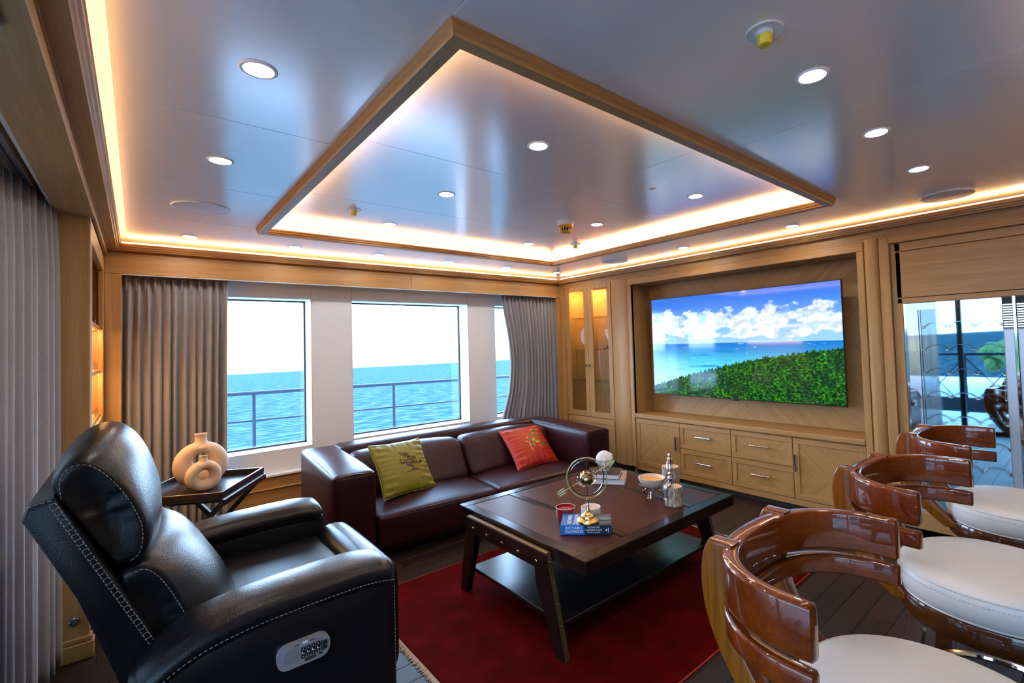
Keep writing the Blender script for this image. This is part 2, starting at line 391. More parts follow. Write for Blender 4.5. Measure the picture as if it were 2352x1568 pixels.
for z0, z1 in ((0, .05), (1.96, 2.0)): obj('door_rail', MB().box(-.54, -.50, -1.6, 3.09, z0, z1), dark_metal, dr, W=True)
for y0, y1 in ((-1.52, -.43), (-.37, .49), (.55, 1.25), (1.31, 2.17), (2.23, 3.03)): obj('pane', MB().box(-.523, -.517, y0, y1, .05, 1.96), tinted, dr, W=True)
wf = thing('wall_front', 'oak panelled wall behind the bar', 'wall', kind='structure')
for i in range(5): obj('panel', MB().rbox(-.6+i*1.04, .435+i*1.04, -1.72, -1.6, 0, 2.13, .004, 1), oakZ, wf)
# TV wall carcass (cabinets are things of their own, further down)
wr = thing('wall_right', 'oak panelled television wall', 'wall', kind='structure')
obj('outer_lining', MB().box(4.45, 4.6, -1.7, 4.8, -.06, 2.2), oakZ, wr)
obj('top_frieze', MB().box(FX+.002, 3.84, -1.6, 4.30, 1.99, 2.05), oakY, wr)
NY0, NY1, NZ0, NZ1, NX = 1.133, 3.206, .612, 1.926, 4.11
fr = MB()
# niche lining
obj('niche_side', MB().box(FX, NX+.02, NY1, NY1+.018, NZ0-.01, NZ1+.018), oakZ, wr)
obj('niche_side', MB().box(FX, NX+.02, NY0-.018, NY0, NZ0-.01, NZ1+.018), oakZ, wr)
obj('niche_top', MB().box(FX, NX+.02, NY0, NY1, NZ1, NZ1+.018), oakY, wr)
# face frame round the niche
obj('face_frame', MB().rbox(FX-.012, FX+.03, NY0-.045, NY1+.045, NZ1, 1.992, .004, 1), oakY, wr)
obj('face_frame', MB().rbox(FX-.012, FX+.03, NY1, NY1+.045, .07, NZ1, .004, 1), oakZ, wr)
obj('face_frame', MB().rbox(FX-.012, FX+.03, NY0-.045, NY0, .07, NZ1, .004, 1), oakZ, wr)
# book-matched veneer on the niche back: four leaves meeting in the middle
ym, zm = (NY0+NY1)/2, 1.28
for (y0, y1, z0, z1, mt) in ((ym, NY1, zm, NZ1, oakB), (NY0, ym, zm, NZ1, oakA), (ym, NY1, NZ0-.01, zm, oakA), (NY0, ym, NZ0-.01, zm, oakB)):
    obj('veneer_leaf', MB().box(NX, NX+.01, y0+.0006, y1-.0006, z0+.0006, z1-.0006), mt, wr)
# rounded pilasters either side of the niche
for y0, y1 in ((3.251, 3.490), (.998, 1.088)):
    n_ = 14; yc = (y0+y1)/2; h = (y1-y0)/2
    poly = [(FX+.04, y0), (FX+.012, y0)]+[(FX+.012-.034*math.sin(math.pi*i/n_)**.7, y0+h*(1-math.cos(math.pi*i/n_))) for i in range(1, n_)]+[(FX+.012, y1), (FX+.04, y1)]
    obj('pilaster', MB().prism(poly, lambda a, b, t: (a, b, t), .07, 2.0), oakZ, wr, smooth=True, angle=50)
obj('plinth', MB().box(FX+.04, FX+.08, .85, 4.3, 0, .07), simple('dark_toe_kick', (.03,.02,.015), .6), wr)
obj('side_partition', MB().box(FX+.03, 4.45, 3.235, 3.26, 0, 2.0), oakZ, wr); obj('side_partition', MB().box(FX+.03, 4.45, 1.06, 1.085, 0, 2.0), oakZ, wr)
obj('niche_backing', MB().box(NX+.012, NX+.03, 1.08, 3.24, 0, 2.0), oakZ, wr)
# ================================================================== joinery on the TV wall
def yz_box(mb, x0, x1, r): return mb.box(x0, x1, r[0], r[1], r[2], r[3])
def framed_front(name, parent, y0, y1, z0, z1, fwid, x=FX, rec=.008, leaves=True):
    """a door or drawer front: mitred frame, recessed book-matched leaves"""
    d = obj(name, MB().rbox(x+rec+.003, x+.022, y0, y1, z0, z1, .001, 1), oakZ, parent, W=True)
    for (a, b, c_, e_, mt) in ((y0, y1, z1-fwid, z1, oakY), (y0, y1, z0, z0+fwid, oakY), (y0, y0+fwid, z0+fwid, z1-fwid, oakZ), (y1-fwid, y1, z0+fwid, z1-fwid, oakZ)):
        obj('frame_rail', MB().rbox(x, x+.02, a+.0004, b-.0004, c_+.0004, e_-.0004, .0022, 1), mt, d, W=True)
    if leaves:
        yc, zc = (y0+y1)/2, (z0+z1)/2
        for (a, b, c_, e_, mt) in ((yc, y1-fwid, zc, z1-fwid, oakB), (y0+fwid, yc, zc, z1-fwid, oakA), (yc, y1-fwid, z0+fwid, zc, oakA), (y0+fwid, yc, z0+fwid, zc, oakB)):
            obj('veneer_leaf', MB().box(x+rec, x+rec+.004, a+.0003, b-.0003, c_+.0003, e_-.0003), mt, d, W=True)
    return d
def bar_handle(parent, p, axis, L, r=.0078, st=.026):
    p = Vector(p); a = Vector((0,1,0)) if axis == 'Y' else Vector((0,0,1))
    mb = MB().tube([p-a*L/2, p+a*L/2], r, 12)
    for s in (-1, 1):
        q = p+a*s*L*.36; mb.tube([q, q+Vector((st, 0, 0))], r*.75, 8)
    return obj('handle', mb, chrome, parent, smooth=True, W=True)
dc = thing('display_cabinet', 'tall oak display cabinet with two glazed doors and glass shelves', 'cabinet', (4.0, 3.86, 0))
cb = MB(); 
for b in ((FX+.022, 4.15, 4.215, 4.235, .07, 2.0), (FX+.022, 4.15, 3.492, 3.51, .07, 2.0), (FX+.022, 4.15, 3.51, 4.215, 1.975, 2.0), (FX+.022, 4.15, 3.51, 4.215, .50, .53), (FX+.022, 4.15, 3.51, 4.215, .07, .09)): cb.box(*b)
obj('carcass', cb, oakZ, dc, W=True)
obj('back_panel', MB().box(4.13, 4.15, 3.51, 4.215, .07, 2.0), oakZ, dc, W=True)
obj('corner_filler', MB().rbox(FX-.004, FX+.03, 4.236, 4.31, .07, 2.0, .002, 1), oakZ, dc, W=True)
for (y0, y1, py0, py1, ky) in ((3.860, 4.230, 3.920, 4.158, 3.893), (3.496, 3.857, 3.553, 3.783, 3.832)):
    d = obj('door', MB().rbox(FX, FX+.022, y0, py0, .515, 1.996, .002, 1).rbox(FX, FX+.022, py1, y1, .515, 1.996, .002, 1).rbox(FX, FX+.022, py0, py1, 1.944, 1.996, .002, 1).rbox(FX, FX+.022, py0, py1, .515, .575, .002, 1), oakZ, dc, W=True)
    obj('pane', MB().box(FX+.009, FX+.013, py0, py1, .575, 1.944), cab_glass, d, W=True)
    obj('handle', MB().rbox(FX-.022, FX-.014, ky-.011, ky+.011, 1.075, 1.102, .002, 1).tube([(FX, ky, 1.088), (FX-.014, ky, 1.088)], .005, 8), chrome, d, W=True)
framed_front('lower_door', dc, 3.496, 4.230, .09, .508, .06)
for z in (1.630, 1.266, .908): obj('glass_shelf', MB().rbox(3.845, 4.125, 3.515, 4.21, z-.004, z+.004, .001, 1), glass('shelf_glass_%d' % (z*1000), (.86,.95,.93), 1.6), dc, W=True)
for z in (1.645, 1.281, .923, .62, 1.90): obj('shelf_pin', MB().tube([(3.93, 4.215, z), (3.93, 4.195, z)], .006, 8), steel, dc, W=True)
emis('cabinet_light', (1.0,.50,.16), 420)
for yy in (4.05, 3.67): obj('puck_light', MB().lathe([(.03,1.975),(.03,1.968),(.001,1.968)], (3.98, yy, 0), 16), MATS['cabinet_light'], dc, W=True)
# ornaments on the middle glass shelf
shell = simple('pale_coral_shell', (.72,.68,.66), .5, var=.12)
def fan_shell(loc, rad, a0, a1, rz, label):
    t = thing('shell_disc', label, 'ornament', loc, rz, 'shell ornaments')
    n_ = 20; poly = [(0, 0)]+[(rad*math.cos(R(lerp(a0, a1, i/n_))), rad*math.sin(R(lerp(a0, a1, i/n_)))) for i in range(n_+1)]
    zmin = min(p[1] for p in poly)
    mb = MB().prism([(a, b-zmin+.03) for a, b in poly], lambda a, b, q: (q*(1-.5*(a*a+(b-.1)**2)/rad**2), a, b), -.008, .008)
    obj('shell', mb, shell, t)
    obj('stand', MB().rbox(-.03, .03, -.035, .035, 0, .012, .002, 1).box(-.006, .006, -.012, .012, .012, .04), dark_metal, t)
fan_shell((3.97, 4.005, 1.270), .125, -115, 125, R(8), 'nearly round shell disc on a black foot behind the cabinet door stiles')
fan_shell((3.95, 3.690, 1.270), .10, 60, 250, R(0), 'half round shell fan at the edge of the cabinet shelf')
# media cabinet
mc = thing('media_cabinet', 'low oak cabinet with two doors and four drawers under the television', 'cabinet', (4.0, 2.17, 0))
obj('carcass', MB().box(FX+.022, 4.105, NY0+.002, NY1-.002, .045, .57), oakZ, mc, W=True)
obj('base_rail', MB().rbox(FX+.002, FX+.022, NY0+.002, NY1-.002, .045, .090, .002, 1), oakY, mc, W=True)
d1 = framed_front('door', mc, 2.684, 3.202, .094, .562, .045); bar_handle(d1, (FX-.026, 2.712, .375), 'Z', .13, .0095)
d2 = framed_front('door', mc, 1.137, 1.640, .094, .562, .045); bar_handle(d2, (FX-.026, 1.615, .375), 'Z', .13, .0095)
for (y0, y1) in ((2.163, 2.680), (1.644, 2.159)):
    for (z0, z1) in ((.333, .562), (.094, .329)):
        q = framed_front('drawer', mc, y0, y1, z0, z1, .042); bar_handle(q, (FX-.026, (y0+y1)/2, (z0+z1)/2+.012), 'Y', .15)
tag(obj('counter_top', MB().rbox(FX-.016, NX, NY0+.001, NY1-.001, .571, .612, .006, 2), oakY), 'long oak worktop lying on the media cabinet', 'worktop')
# television
tv = thing('television', 'wide flat television showing a tropical coast, hung in the oak niche', 'television', (3.95, 2.165, .81))
TY0, TY1, TZ0, TZ1, TX = 1.280, 3.050, .808, 1.762, 3.930
obj('casing', MB().rbox(TX+.0015, TX+.026, TY0, TY1, TZ0, TZ1, .003, 1).rbox(TX+.012, TX+.06, TY0+.35, TY1-.35, TZ0+.1, TZ1-.3, .01, 1), simple('tv_black', (.01,.01,.011), .3), tv, W=True)
obj('wall_bracket', MB().box(TX+.05, NX, 1.9, 2.43, 1.1, 1.45), dark_metal, tv, W=True)
obj('sensor', MB().rbox(TX+.003, TX+.02, 2.14, 2.20, TZ0-.012, TZ0+.002, .003, 1), black_rubber, tv, W=True)
sm, t, b = newmat('tv_picture'); setp(b, color=(.004,.004,.005), rough=.06, spec=.6)
def N(kind, **kw):
    n_ = t.nodes.new('ShaderNode'+kind)
    for k_, v_ in kw.items(): setattr(n_, k_, v_)
    return n_
def math_(op, a, b_=None, clamp=False):
    n_ = N('Math', operation=op, use_clamp=clamp)
    for i, q in enumerate((a, b_)):
        if q is None: continue
        if isinstance(q, (int, float)): n_.inputs[i].default_value = q
        else: t.links.new(q, n_.inputs[i])
    return n_.outputs[0]
def mixc(f, a, b_):
    n_ = N('Mix', data_type='RGBA')
    for idx, q in ((0, f), (6, a), (7, b_)):
        if isinstance(q, tuple): n_.inputs[idx].default_value = (*q, 1)
        elif isinstance(q, (int, float)): n_.inputs[idx].default_value = q
        else: t.links.new(q, n_.inputs[idx])
    return n_.outputs[2]
def rng(v, a, b_, lo=0, hi=1):
    n_ = N('MapRange', interpolation_type='SMOOTHSTEP')
    t.links.new(v, n_.inputs[0]); n_.inputs[1].default_value = a; n_.inputs[2].default_value = b_; n_.inputs[3].default_value = lo; n_.inputs[4].default_value = hi
    return n_.outputs[0]
def noise(sx_, sy_, sz_, det=4, rough=.55):
    mp = N('Mapping'); mp.inputs['Scale'].default_value = (sx_, sy_, sz_); t.links.new(tcn.outputs['Object'], mp.inputs[0])
    n_ = N('TexNoise'); n_.inputs['Scale'].default_value = 1; n_.inputs['Detail'].default_value = det; n_.inputs['Roughness'].default_value = rough
    t.links.new(mp.outputs[0], n_.inputs['Vector']); return n_.outputs[0]
tcn = N('TexCoord'); sp_ = N('SeparateXYZ'); t.links.new(tcn.outputs['Object'], sp_.inputs[0])
uu = math_('DIVIDE', math_('SUBTRACT', TY1-2.165, sp_.outputs[1]), TY1-TY0); vv = math_('DIVIDE', math_('SUBTRACT', sp_.outputs[2], TZ0-.81), TZ1-TZ0)
sky_c = mixc(rng(vv, .5, 1.0), (.30,.58,.95), (.02,.16,.72))
cn = noise(1, 5.2, 8.5, 6, .5); band = math_('MULTIPLY', rng(vv, .5, .60), rng(vv, 1.02, .74))
cm = rng(math_('ADD', cn, math_('MULTIPLY', math_('SUBTRACT', band, .75), .35)), .48, .58)
sky_c = mixc(math_('MULTIPLY', cm, .9), sky_c, mixc(rng(noise(1, 14, 20, 4), .35, .65), (.52,.66,.86), (.95,.97,1.0)))
sea = mixc(rng(vv, .26, .53), (.10,.66,.82), (.005,.17,.60)); sea = mixc(rng(noise(1, 2.2, 20, 3), .55, .66), sea, (.01,.22,.60))
sea = mixc(math_('MULTIPLY', rng(noise(1, 7, 60, 2), .66, .72), .5), sea, (.8,.95,1))
sea = mixc(math_('MULTIPLY', rng(math_('ADD', uu, vv), .62, .30), .8), sea, (.45,.85,.92))
pic = mixc(rng(vv, .521, .526), sea, sky_c)
line = math_('ADD', math_('ADD', .085, math_('MULTIPLY', uu, .60)), math_('MULTIPLY', math_('MULTIPLY', uu, uu), -.22))
line = math_('ADD', line, math_('MULTIPLY', math_('SUBTRACT', noise(1, 42, 20, 3), .5), .10))
fn_ = noise(1, 38, 60, 5, .7); fn2 = noise(1, 9, 14, 3)
forest = mixc(rng(fn_, .42, .66), (.002,.016,.006), mixc(rng(fn2, .4, .62), (.012,.13,.02), (.05,.34,.01)))
forest = mixc(math_('MULTIPLY', rng(fn_, .63, .70), .6), forest, (.55,.62,.5))
pic = mixc(rng(math_('SUBTRACT', vv, line), .006, -.006), pic, forest)
t.links.new(pic, b.inputs['Emission Color']); b.inputs['Emission Strength'].default_value = SCREEN_POWER
obj('screen', MB().box(TX, TX+.002, TY0+.006, TY1-.006, TZ0+.008, TZ1-.005), sm, tv, W=True)

# ================================================================== wine cabinet
mirror = simple('silvered_mirror', (.86,.90,.92), .015, 1)
wc = thing('wine_cabinet', 'built-in oak wine cabinet with mirrored back and wire bottle cradles', 'wine cabinet', (4.0, .6, 0))
obj('stile', MB().rbox(FX-.010, FX+.04, .937, .997, .07, 1.992, .003, 1), oakZ, wc, W=True)
obj('header', MB().rbox(FX-.010, FX+.04, -.4, .937, 1.952, 1.992, .003, 1), oakY, wc, W=True)
obj('inner_stile', MB().rbox(FX+.012, FX+.048, .880, .9368, .10, 1.950, .003, 1), oakZ, wc, W=True)
obj('inner_rail', MB().rbox(FX+.012, FX+.06, -.4, .912, 1.894, 1.950, .002, 1), oakY, wc, W=True)
obj('upper_panel', MB().rbox(FX+.012, FX+.06, -.4, .908, 1.581, 1.890, .0015, 1), oakY, wc, W=True)
obj('inner_rail', MB().rbox(FX+.012, FX+.06, -.4, .908, 1.543, 1.577, .002, 1), oakY, wc, W=True)
obj('shadow_gap', MB().box(FX+.03, FX+.05, -.4, .905, 1.55, 1.93), black_rubber, wc, W=True)
obj('base_rail', MB().rbox(FX+.005, FX+.06, -.4, .936, .07, .178, .003, 1), oakY, wc, W=True)
obj('mirror_back', MB().box(FX+.049, FX+.054, .396, .900, .178, 1.545), mirror, wc, W=True)
obj('side_lining', MB().box(FX+.02, FX+.049, .878, .880, .178, 1.543), steel, wc, W=True)
dg = obj('glass_door', MB().box(FX+.016, FX+.022, .400, .800, .185, 1.495), glass('wine_glass', (.80,.91,.95), 2.2), wc, W=True)
obj('edge_trim', MB().box(FX+.015, FX+.024, .798, .802, .185, 1.495), simple('green_glass_edge', (.03,.08,.11), .2), dg, W=True)
cm_ = None
for ci, yc in enumerate((.722, .592, .462)):
    for z in (1.385, 1.240, 1.088, .938, .790, .640, .495, .350):
        if cm_ is None:
            pts = [(0, .0565*math.cos(a_), -.012+.036*math.sin(a_)) for a_ in [R(10+160*i/16) for i in range(17)]]
            mb = MB().tube(pts, .0040, 6)
            for s in (-1, 1):
                mb.tube([(0, s*(.0555+.006)+.006*math.cos(a_), -.006+.006*math.sin(a_)) for a_ in [2*math.pi*i/8 for i in range(8)]], .0034, 5, closed=True)
            o = obj('bottle_cradle', mb, chrome, wc, smooth=True); cm_ = o.data; o.location = (FX+.034-4.0, yc-.6, z)
        else: inst('bottle_cradle', cm_, wc, (FX+.034-4.0, yc-.6, z))
gray = simple('brushed_grey_panel', (.50,.50,.54), .35, .6)
fr_ = thing('fridge', 'tall grey metal refrigerator with black louvred vents beside the wine racks', 'refrigerator', (4.0, .2, 0))
for (y0, y1) in ((.347, .394), (-.3, .333)):
    p_ = obj('door', MB().rbox(FX+.035, FX+.07, y0, y1, .18, 1.352, .003, 1), gray, fr_, W=True)
    v_ = obj('vent', MB().box(FX+.055, FX+.07, y0, y1, 1.356, 1.54), black_rubber, p_, W=True)
    for k_ in range(10): obj('vent_slat', MB().box(FX+.036, FX+.055, y0+.003, y1-.003, 1.362+k_*.0145, 1.369+k_*.0145), chrome, p_, W=True)
obj('door_edge', MB().box(FX+.020, FX+.06, .334, .346, .18, 1.543), chrome, fr_, W=True)
obj('carcass', MB().box(FX+.07, 4.4, -.4, .394, .18, 1.545), gray, fr_, W=True)

# ================================================================== bookcase on the port side
bc = thing('bookcase', 'built-in oak bookcase with lit open shelves beside the port curtain', 'bookcase', (-.3, 3.7, 0))
obj('side_panel', MB().rbox(-.270, -.165, 3.10, 3.14, 0, 2.02, .003, 1), oakZ, bc, W=True)
obj('side_panel', MB().box(-.45, -.17, 3.14, 3.17, 0, 2.02), oakZ, bc, W=True)
obj('side_panel', MB().box(-.45, -.165, 4.24, 4.31, 0, 2.02), oakZ, bc, W=True)
obj('plinth', MB().rbox(-.275, -.150, 3.088, 3.16, 0, .075, .004, 1).rbox(-.272, -.156, 3.093, 3.15, .075, .10, .006, 2), oakX, bc, W=True)
obj('top_fascia', MB().rbox(-.19, -.165, 3.14, 4.24, 1.90, 2.02, .002, 1), oakY, bc, W=True)
obj('back_panel', MB().box(-.45, -.43, 3.14, 4.3, 0, 2.02), oakZ, bc, W=True)
obj('top_panel', MB().box(-.45, -.165, 3.14, 4.3, 2.0, 2.05), oakY, bc, W=True)
obj('cupboard_door', MB().rbox(-.185, -.167, 3.15, 4.235, .08, .98, .003, 1), oakZ, bc, W=True)
for y0, y1 in ((3.14, 3.20), (4.18, 4.24)): obj('frame_stile', MB().rbox(-.188, -.164, y0, y1, .98, 1.90, .002, 1), oakZ, bc, W=True)
for i, z in enumerate((1.545, 1.275, 1.0)):
    s_ = obj('shelf', MB().rbox(-.43, -.180, 3.17, 4.24, z-.022, z, .003, 1), oakY, bc, W=True)
    if i < 2: obj('shelf_light', MB().box(-.235, -.215, 3.25, 4.18, z-.028, z-.022), shelf_em, s_, W=True)
    obj('fiddle_rail', MB().tube([(-.195, 3.2, z+.035), (-.195, 4.22, z+.035)], .003, 6).tube([(-.195, 3.35, z), (-.195, 3.35, z+.035)], .003, 6).tube([(-.195, 4.05, z), (-.195, 4.05, z+.035)], .003, 6), steel, s_, W=True)
sk = thing('floor_socket', 'small round steel socket low on the bookcase end post', 'socket', (-.212, 3.10, .175))
obj('ring', MB().lathe([(.019,0),(.019,.004),(.014,.007),(.012,.004),(.012,.0)], n=20), steel, sk, smooth=True).rotation_euler = (R(90),0,0)
obj('cap', MB().lathe([(.0115,0),(.0115,.004),(.008,.0065),(.001,.007)], n=16), simple('socket_cap', (.25,.25,.27), .3, .8), sk, smooth=True).rotation_euler = (R(90),0,0)
tag(obj('door_sensor', MB().rbox(-.268, -.197, 1.25, 1.392, 1.990, 2.0035, .003, 1), simple('sensor_blue_black', (.02,.03,.04), .3)), 'small black sensor box under the port side soffit', 'sensor')

# ================================================================== curtains
def fabric(name, c1, c2, stripe=True):
    m_, t, b = newmat(name); setp(b, rough=.85, sheen=.3, spec=.2)
    nz, mp, bp = noise_bump(t, b, 260, .35, .0015, 2, stretch=(1,1,.18))
    tc_ = t.nodes.new('ShaderNodeTexCoord'); n2 = t.nodes.new('ShaderNodeTexNoise'); n2.inputs['Scale'].default_value = 420; n2.inputs['Detail'].default_value = 2
    r_ = ramp(t, [(.35, c1), (.65, c2)]); t.links.new(tc_.outputs['Object'], n2.inputs['Vector']); t.links.new(n2.outputs[0], r_.inputs[0]); t.links.new(r_.outputs[0], b.inputs['Base Color'])
    return m_
taupe = fabric('taupe_curtain', (.26,.24,.255), (.32,.295,.31)); grey_tw = fabric('grey_woven_curtain', (.24,.235,.255), (.31,.30,.325))
grey_dk = fabric('slate_woven_curtain', (.29,.29,.335), (.38,.38,.43)); lining = simple('curtain_lining', (.30,.28,.28), .8)
def curtain(name, label, p0, p1, nrm, z0, z1, folds, amp, mt, edge0=None, edge1=None, seed=1):
    """cloth hung from p0 to p1; edge0/edge1(z) shift the two free edges along the run"""
    rr = random.Random(seed); p0 = Vector((*p0, 0)); p1 = Vector((*p1, 0)); n = Vector((*nrm, 0)); run_ = p1-p0; L = run_.length; dirn = run_/L
    ph = [rr.uniform(-.9, .9) for _ in range(folds+3)]; am = [rr.uniform(.55, 1.2) for _ in range(folds+3)]
    t = thing(name, label, 'curtain', ((p0+p1)/2)+Vector((0,0,z0)))
    def f(s, q):
        z = lerp(z0, z1, q); k = s*folds; i = int(k); w = k-i
        a_ = lerp(am[i], am[i+1], w)*amp; p_ = lerp(ph[i], ph[i+1], w)
        top = max(0, (q-.86)/.14)
        ss = math.sin(2*math.pi*k+p_*(1-.12*q)); fold = math.copysign(abs(ss)**.75, ss)+.22*math.sin(4*math.pi*k+p_*3+.8*(1-q))
        off = a_*(.55+.45*(1-q))*fold*(1-.45*top)
        e = s*L
        if edge0: e += edge0(q)*(1-s)**1.5
        if edge1: e += edge1(q)*s**1.5
        e += .004*math.sin(5*k+3*q)*(1-top)
        return p0+dirn*e+n*off+Vector((0,0,z))
    mb = MB().grid(f, folds*12, 26)
    o = obj('cloth', mb, mt, t, smooth=True, W=True, angle=180)
    sm_ = o.modifiers.new('thickness', 'SOLIDIFY'); sm_.thickness = .004; sm_.offset = 0
    # heading tape with pinch pleats
    hp = MB()
    for i in range(folds):
        q = p0+dirn*(L*(i+.5)/folds)+n*.004; h = .010
        hp.tube([q-n*.030+Vector((0,0,z1-.012)), q-n*.024+Vector((0,0,z1-.06)), q-n*.018+Vector((0,0,z1-.10))], [.009,.006,.002], 6)
    obj('pinch_pleats', hp, mt, t, smooth=True, W=True)
    obj('hooks', MB().tube([p0+Vector((0,0,z1+.004)), p1+Vector((0,0,z1+.004))], .004, 6), steel, t, W=True)
    return t
curtain('window_curtain', 'long taupe pinch pleat curtain hanging beside the bookcase and round vases', (-.135, 4.402), (.515, 4.402), (0, 1), .03, 1.898, 13, .038, taupe, edge1=lambda q: -.02*(1-q), seed=3)
curtain('window_curtain', 'grey taupe pinch pleat curtain between the sea window and the glazed cabinet', (3.02, 4.402), (3.80, 4.402), (0, 1), .03, 1.898, 15, .038, grey_tw,
        edge0=lambda q: (.10*math.sin(math.pi*min(1, max(0, (q-.22)/.78)))**1.3-.11*max(0, (.42-q)/.42)), seed=8)
curtain('door_curtain', 'heavy grey woven curtain bunched by the sliding doors behind the recliner', (-.385, 2.48), (-.285, 3.055), (1, 0), .02, 2.045, 8, .044, grey_dk, seed=5)
shm, t, b = newmat('sheer_voile'); setp(b, color=(.85,.87,.88), rough=.9, spec=.1)
tr_ = t.nodes.new('ShaderNodeBsdfTransparent'); mx_ = t.nodes.new('ShaderNodeMixShader'); mx_.inputs[0].default_value = .62
t.links.new(tr_.outputs[0], mx_.inputs[1]); t.links.new(b.outputs[0], mx_.inputs[2]); t.links.new(mx_.outputs[0], t.nodes['Material Output'].inputs[0])
curtain('sheer_curtain', 'thin white voile curtain beside the heavy port curtain', (-.442, 1.50), (-.440, 3.0), (1, 0), .02, 2.045, 18, .018, shm, seed=9)
# ================================================================== leather and furniture materials
def leather(name, col, rough, grain=220, strength=.25, spec=.5):
    m_, t, b = newmat(name); setp(b, rough=rough, spec=spec, color=col)
    tc_ = t.nodes.new('ShaderNodeTexCoord'); vo = t.nodes.new('ShaderNodeTexVoronoi'); vo.inputs['Scale'].default_value = grain
    n2 = t.nodes.new('ShaderNodeTexNoise'); n2.inputs['Scale'].default_value = 14; n2.inputs['Detail'].default_value = 4
    md = t.nodes.new('ShaderNodeMath'); md.operation = 'MULTIPLY_ADD'; md.inputs[1].default_value = 2.2
    bp = t.nodes.new('ShaderNodeBump'); bp.inputs['Strength'].default_value = strength; bp.inputs['Distance'].default_value = .0016
    for n_ in (vo, n2): t.links.new(tc_.outputs['Object'], n_.inputs['Vector'])
    t.links.new(n2.outputs[0], md.inputs[0]); t.links.new(vo.outputs[0], md.inputs[2]); t.links.new(md.outputs[0], bp.inputs['Height']); t.links.new(bp.outputs[0], b.inputs['Normal'])
    return m_
black_leather = leather('black_leather', (.0045,.0045,.0065), .30, 260, .22, .30)
plum_leather = leather('plum_brown_leather', (.026,.0055,.0085), .34, 240, .22, .18)
stitch_m = simple('grey_thread', (.26,.25,.24), .7); plum_stitch = simple('plum_thread', (.12,.07,.06), .7); white_leather = leather('white_leather', (.72,.68,.65), .42, 300, .06)
espresso = wood('espresso_wood', (.022,.008,.006), (.009,.0035,.003), 'X', rough=.24, bump=.02, spec=.22); espressoY = wood('espresso_wood_y', (.022,.008,.006), (.009,.0035,.003), 'Y', rough=.24, bump=.02, spec=.22)
brown_hide = leather('brown_hide', (.050,.0110,.0055), .36, 160, .12, .2)
teak = wood('varnished_teak', (.21,.034,.0022), (.10,.014,.001), 'X', rough=.3, coat=1.0, scale=.6, bump=0, spec=.15); teak_raw = wood('varnished_teak_end', (.30,.090,.005), (.13,.032,.0012), 'Z', rough=.35, coat=.45, scale=1.4, bump=0, spec=.15)
teak_leg = wood('varnished_teak_leg', (.10,.026,.004), (.05,.012,.002), 'Z', rough=.3, coat=1.0, scale=.8, bump=0, spec=.15)
for m_ in (teak, teak_raw, teak_leg): m_.node_tree.nodes['Principled BSDF'].inputs['Coat Roughness'].default_value = .025
def stitches(mb, pts, dash=.0075, gap=.0045, r=.0011, n=4):
    pts = [Vector(p) for p in pts]; acc = 0; on = True; start = pts[0]
    for a, b in zip(pts, pts[1:]):
        L = (b-a).length; pos = 0
        while pos < L:
            step = min((dash if on else gap)-acc, L-pos); acc += step; pos += step
            if acc >= (dash if on else gap)-1e-9:
                q = a.lerp(b, pos/L)
                if on: mb.tube([start, q], r, n)
                else: start = q
                on = not on; acc = 0
    return mb
def resample(poly, n, closed=True):
    sp_ = spline(([poly[-1]]+poly+[poly[0], poly[1]]) if closed else poly, 8)
    if closed: sp_ = sp_[8:-8]
    L = [0]
    for a, b in zip(sp_, sp_[1:]): L.append(L[-1]+(b-a).length)
    out = []; j = 0
    for i in range(n):
        s_ = L[-1]*i/(n if closed else n-1)
        while j < len(L)-2 and L[j+1] < s_: j += 1
        out.append(sp_[j].lerp(sp_[j+1], (s_-L[j])/max(1e-9, L[j+1]-L[j])))
    return out

# ================================================================== recliner
rc = thing('recliner', 'black leather power recliner with padded headrest and pale stitching', 'recliner', (.25, 2.16, 0))
N_, Fa = 1.63, 2.68
seam = [(.670,.592),(.640,.612),(.55,.612),(.376,.604),(.162,.585),(.07,.568),(.004,.54)]
ridge = lambda x: 0.526+(.647-.526)*(1-math.exp(-(x+.01)/.10)) if x < .5 else .646-.9*(max(0, x-.52))**2
for sgn, yo in ((1, N_), (-1, Fa)):
    yc = yo+sgn*.105
    arm = obj('arm', MB().cushion(((.665-.02)/2, yc, .33), (.685, .19, .50), .03, (.004,.012,0), 8,
              fn=lambda q: Vector((q.x, q.y, q.z if q.z < 0 else q.z*(lerp(.76, 1.02, min(1, max(0, (q.x+.34)/.25))))))), black_leather, rc, smooth=True, W=True, angle=70)
    rings = []
    for i in range(27):
        s_ = i/26; x = lerp(-.025, .668, s_); zr = ridge(x)
        e = 1-max(0, (.06-s_)/.06)**2.2; e = min(e, 1-max(0, (s_-.94)/.06)**2.2); e = max(.12, e)
        wr_ = .0016*math.sin(60*x)*(.3+.7*math.exp(-((x-.12)/.08)**2))
        hh = .052*math.sqrt(e)
        rings.append([Vector((x, yc+(.106*e**.35)*math.copysign(abs(math.cos(a_))**.75, math.cos(a_)), zr-.052+wr_+hh*math.copysign(abs(math.sin(a_))**.85, math.sin(a_)))) for a_ in [2*math.pi*k_/20 for k_ in range(20)]])
    obj('arm_pad', MB().loft(rings), black_leather, arm, smooth=True, W=True, angle=80)
    yy = yo-sgn*.004
    obj('stitching', stitches(MB(), [(x, yo-sgn*.0018, ridge(x)-.062) for x in [lerp(.0, .655, i/40) for i in range(41)]]), stitch_m, arm, W=True)
    obj('stitching', stitches(MB(), [(.6575, yo+sgn*.0172, lerp(.54, .12, i/30)) for i in range(31)], .006, .006), stitch_m, arm, W=True)
obj('seat', MB().cushion((.40, 2.155, .40), (.62, .67, .19), .05, (0,0,.02), 10), black_leather, rc, smooth=True, W=True, angle=80)
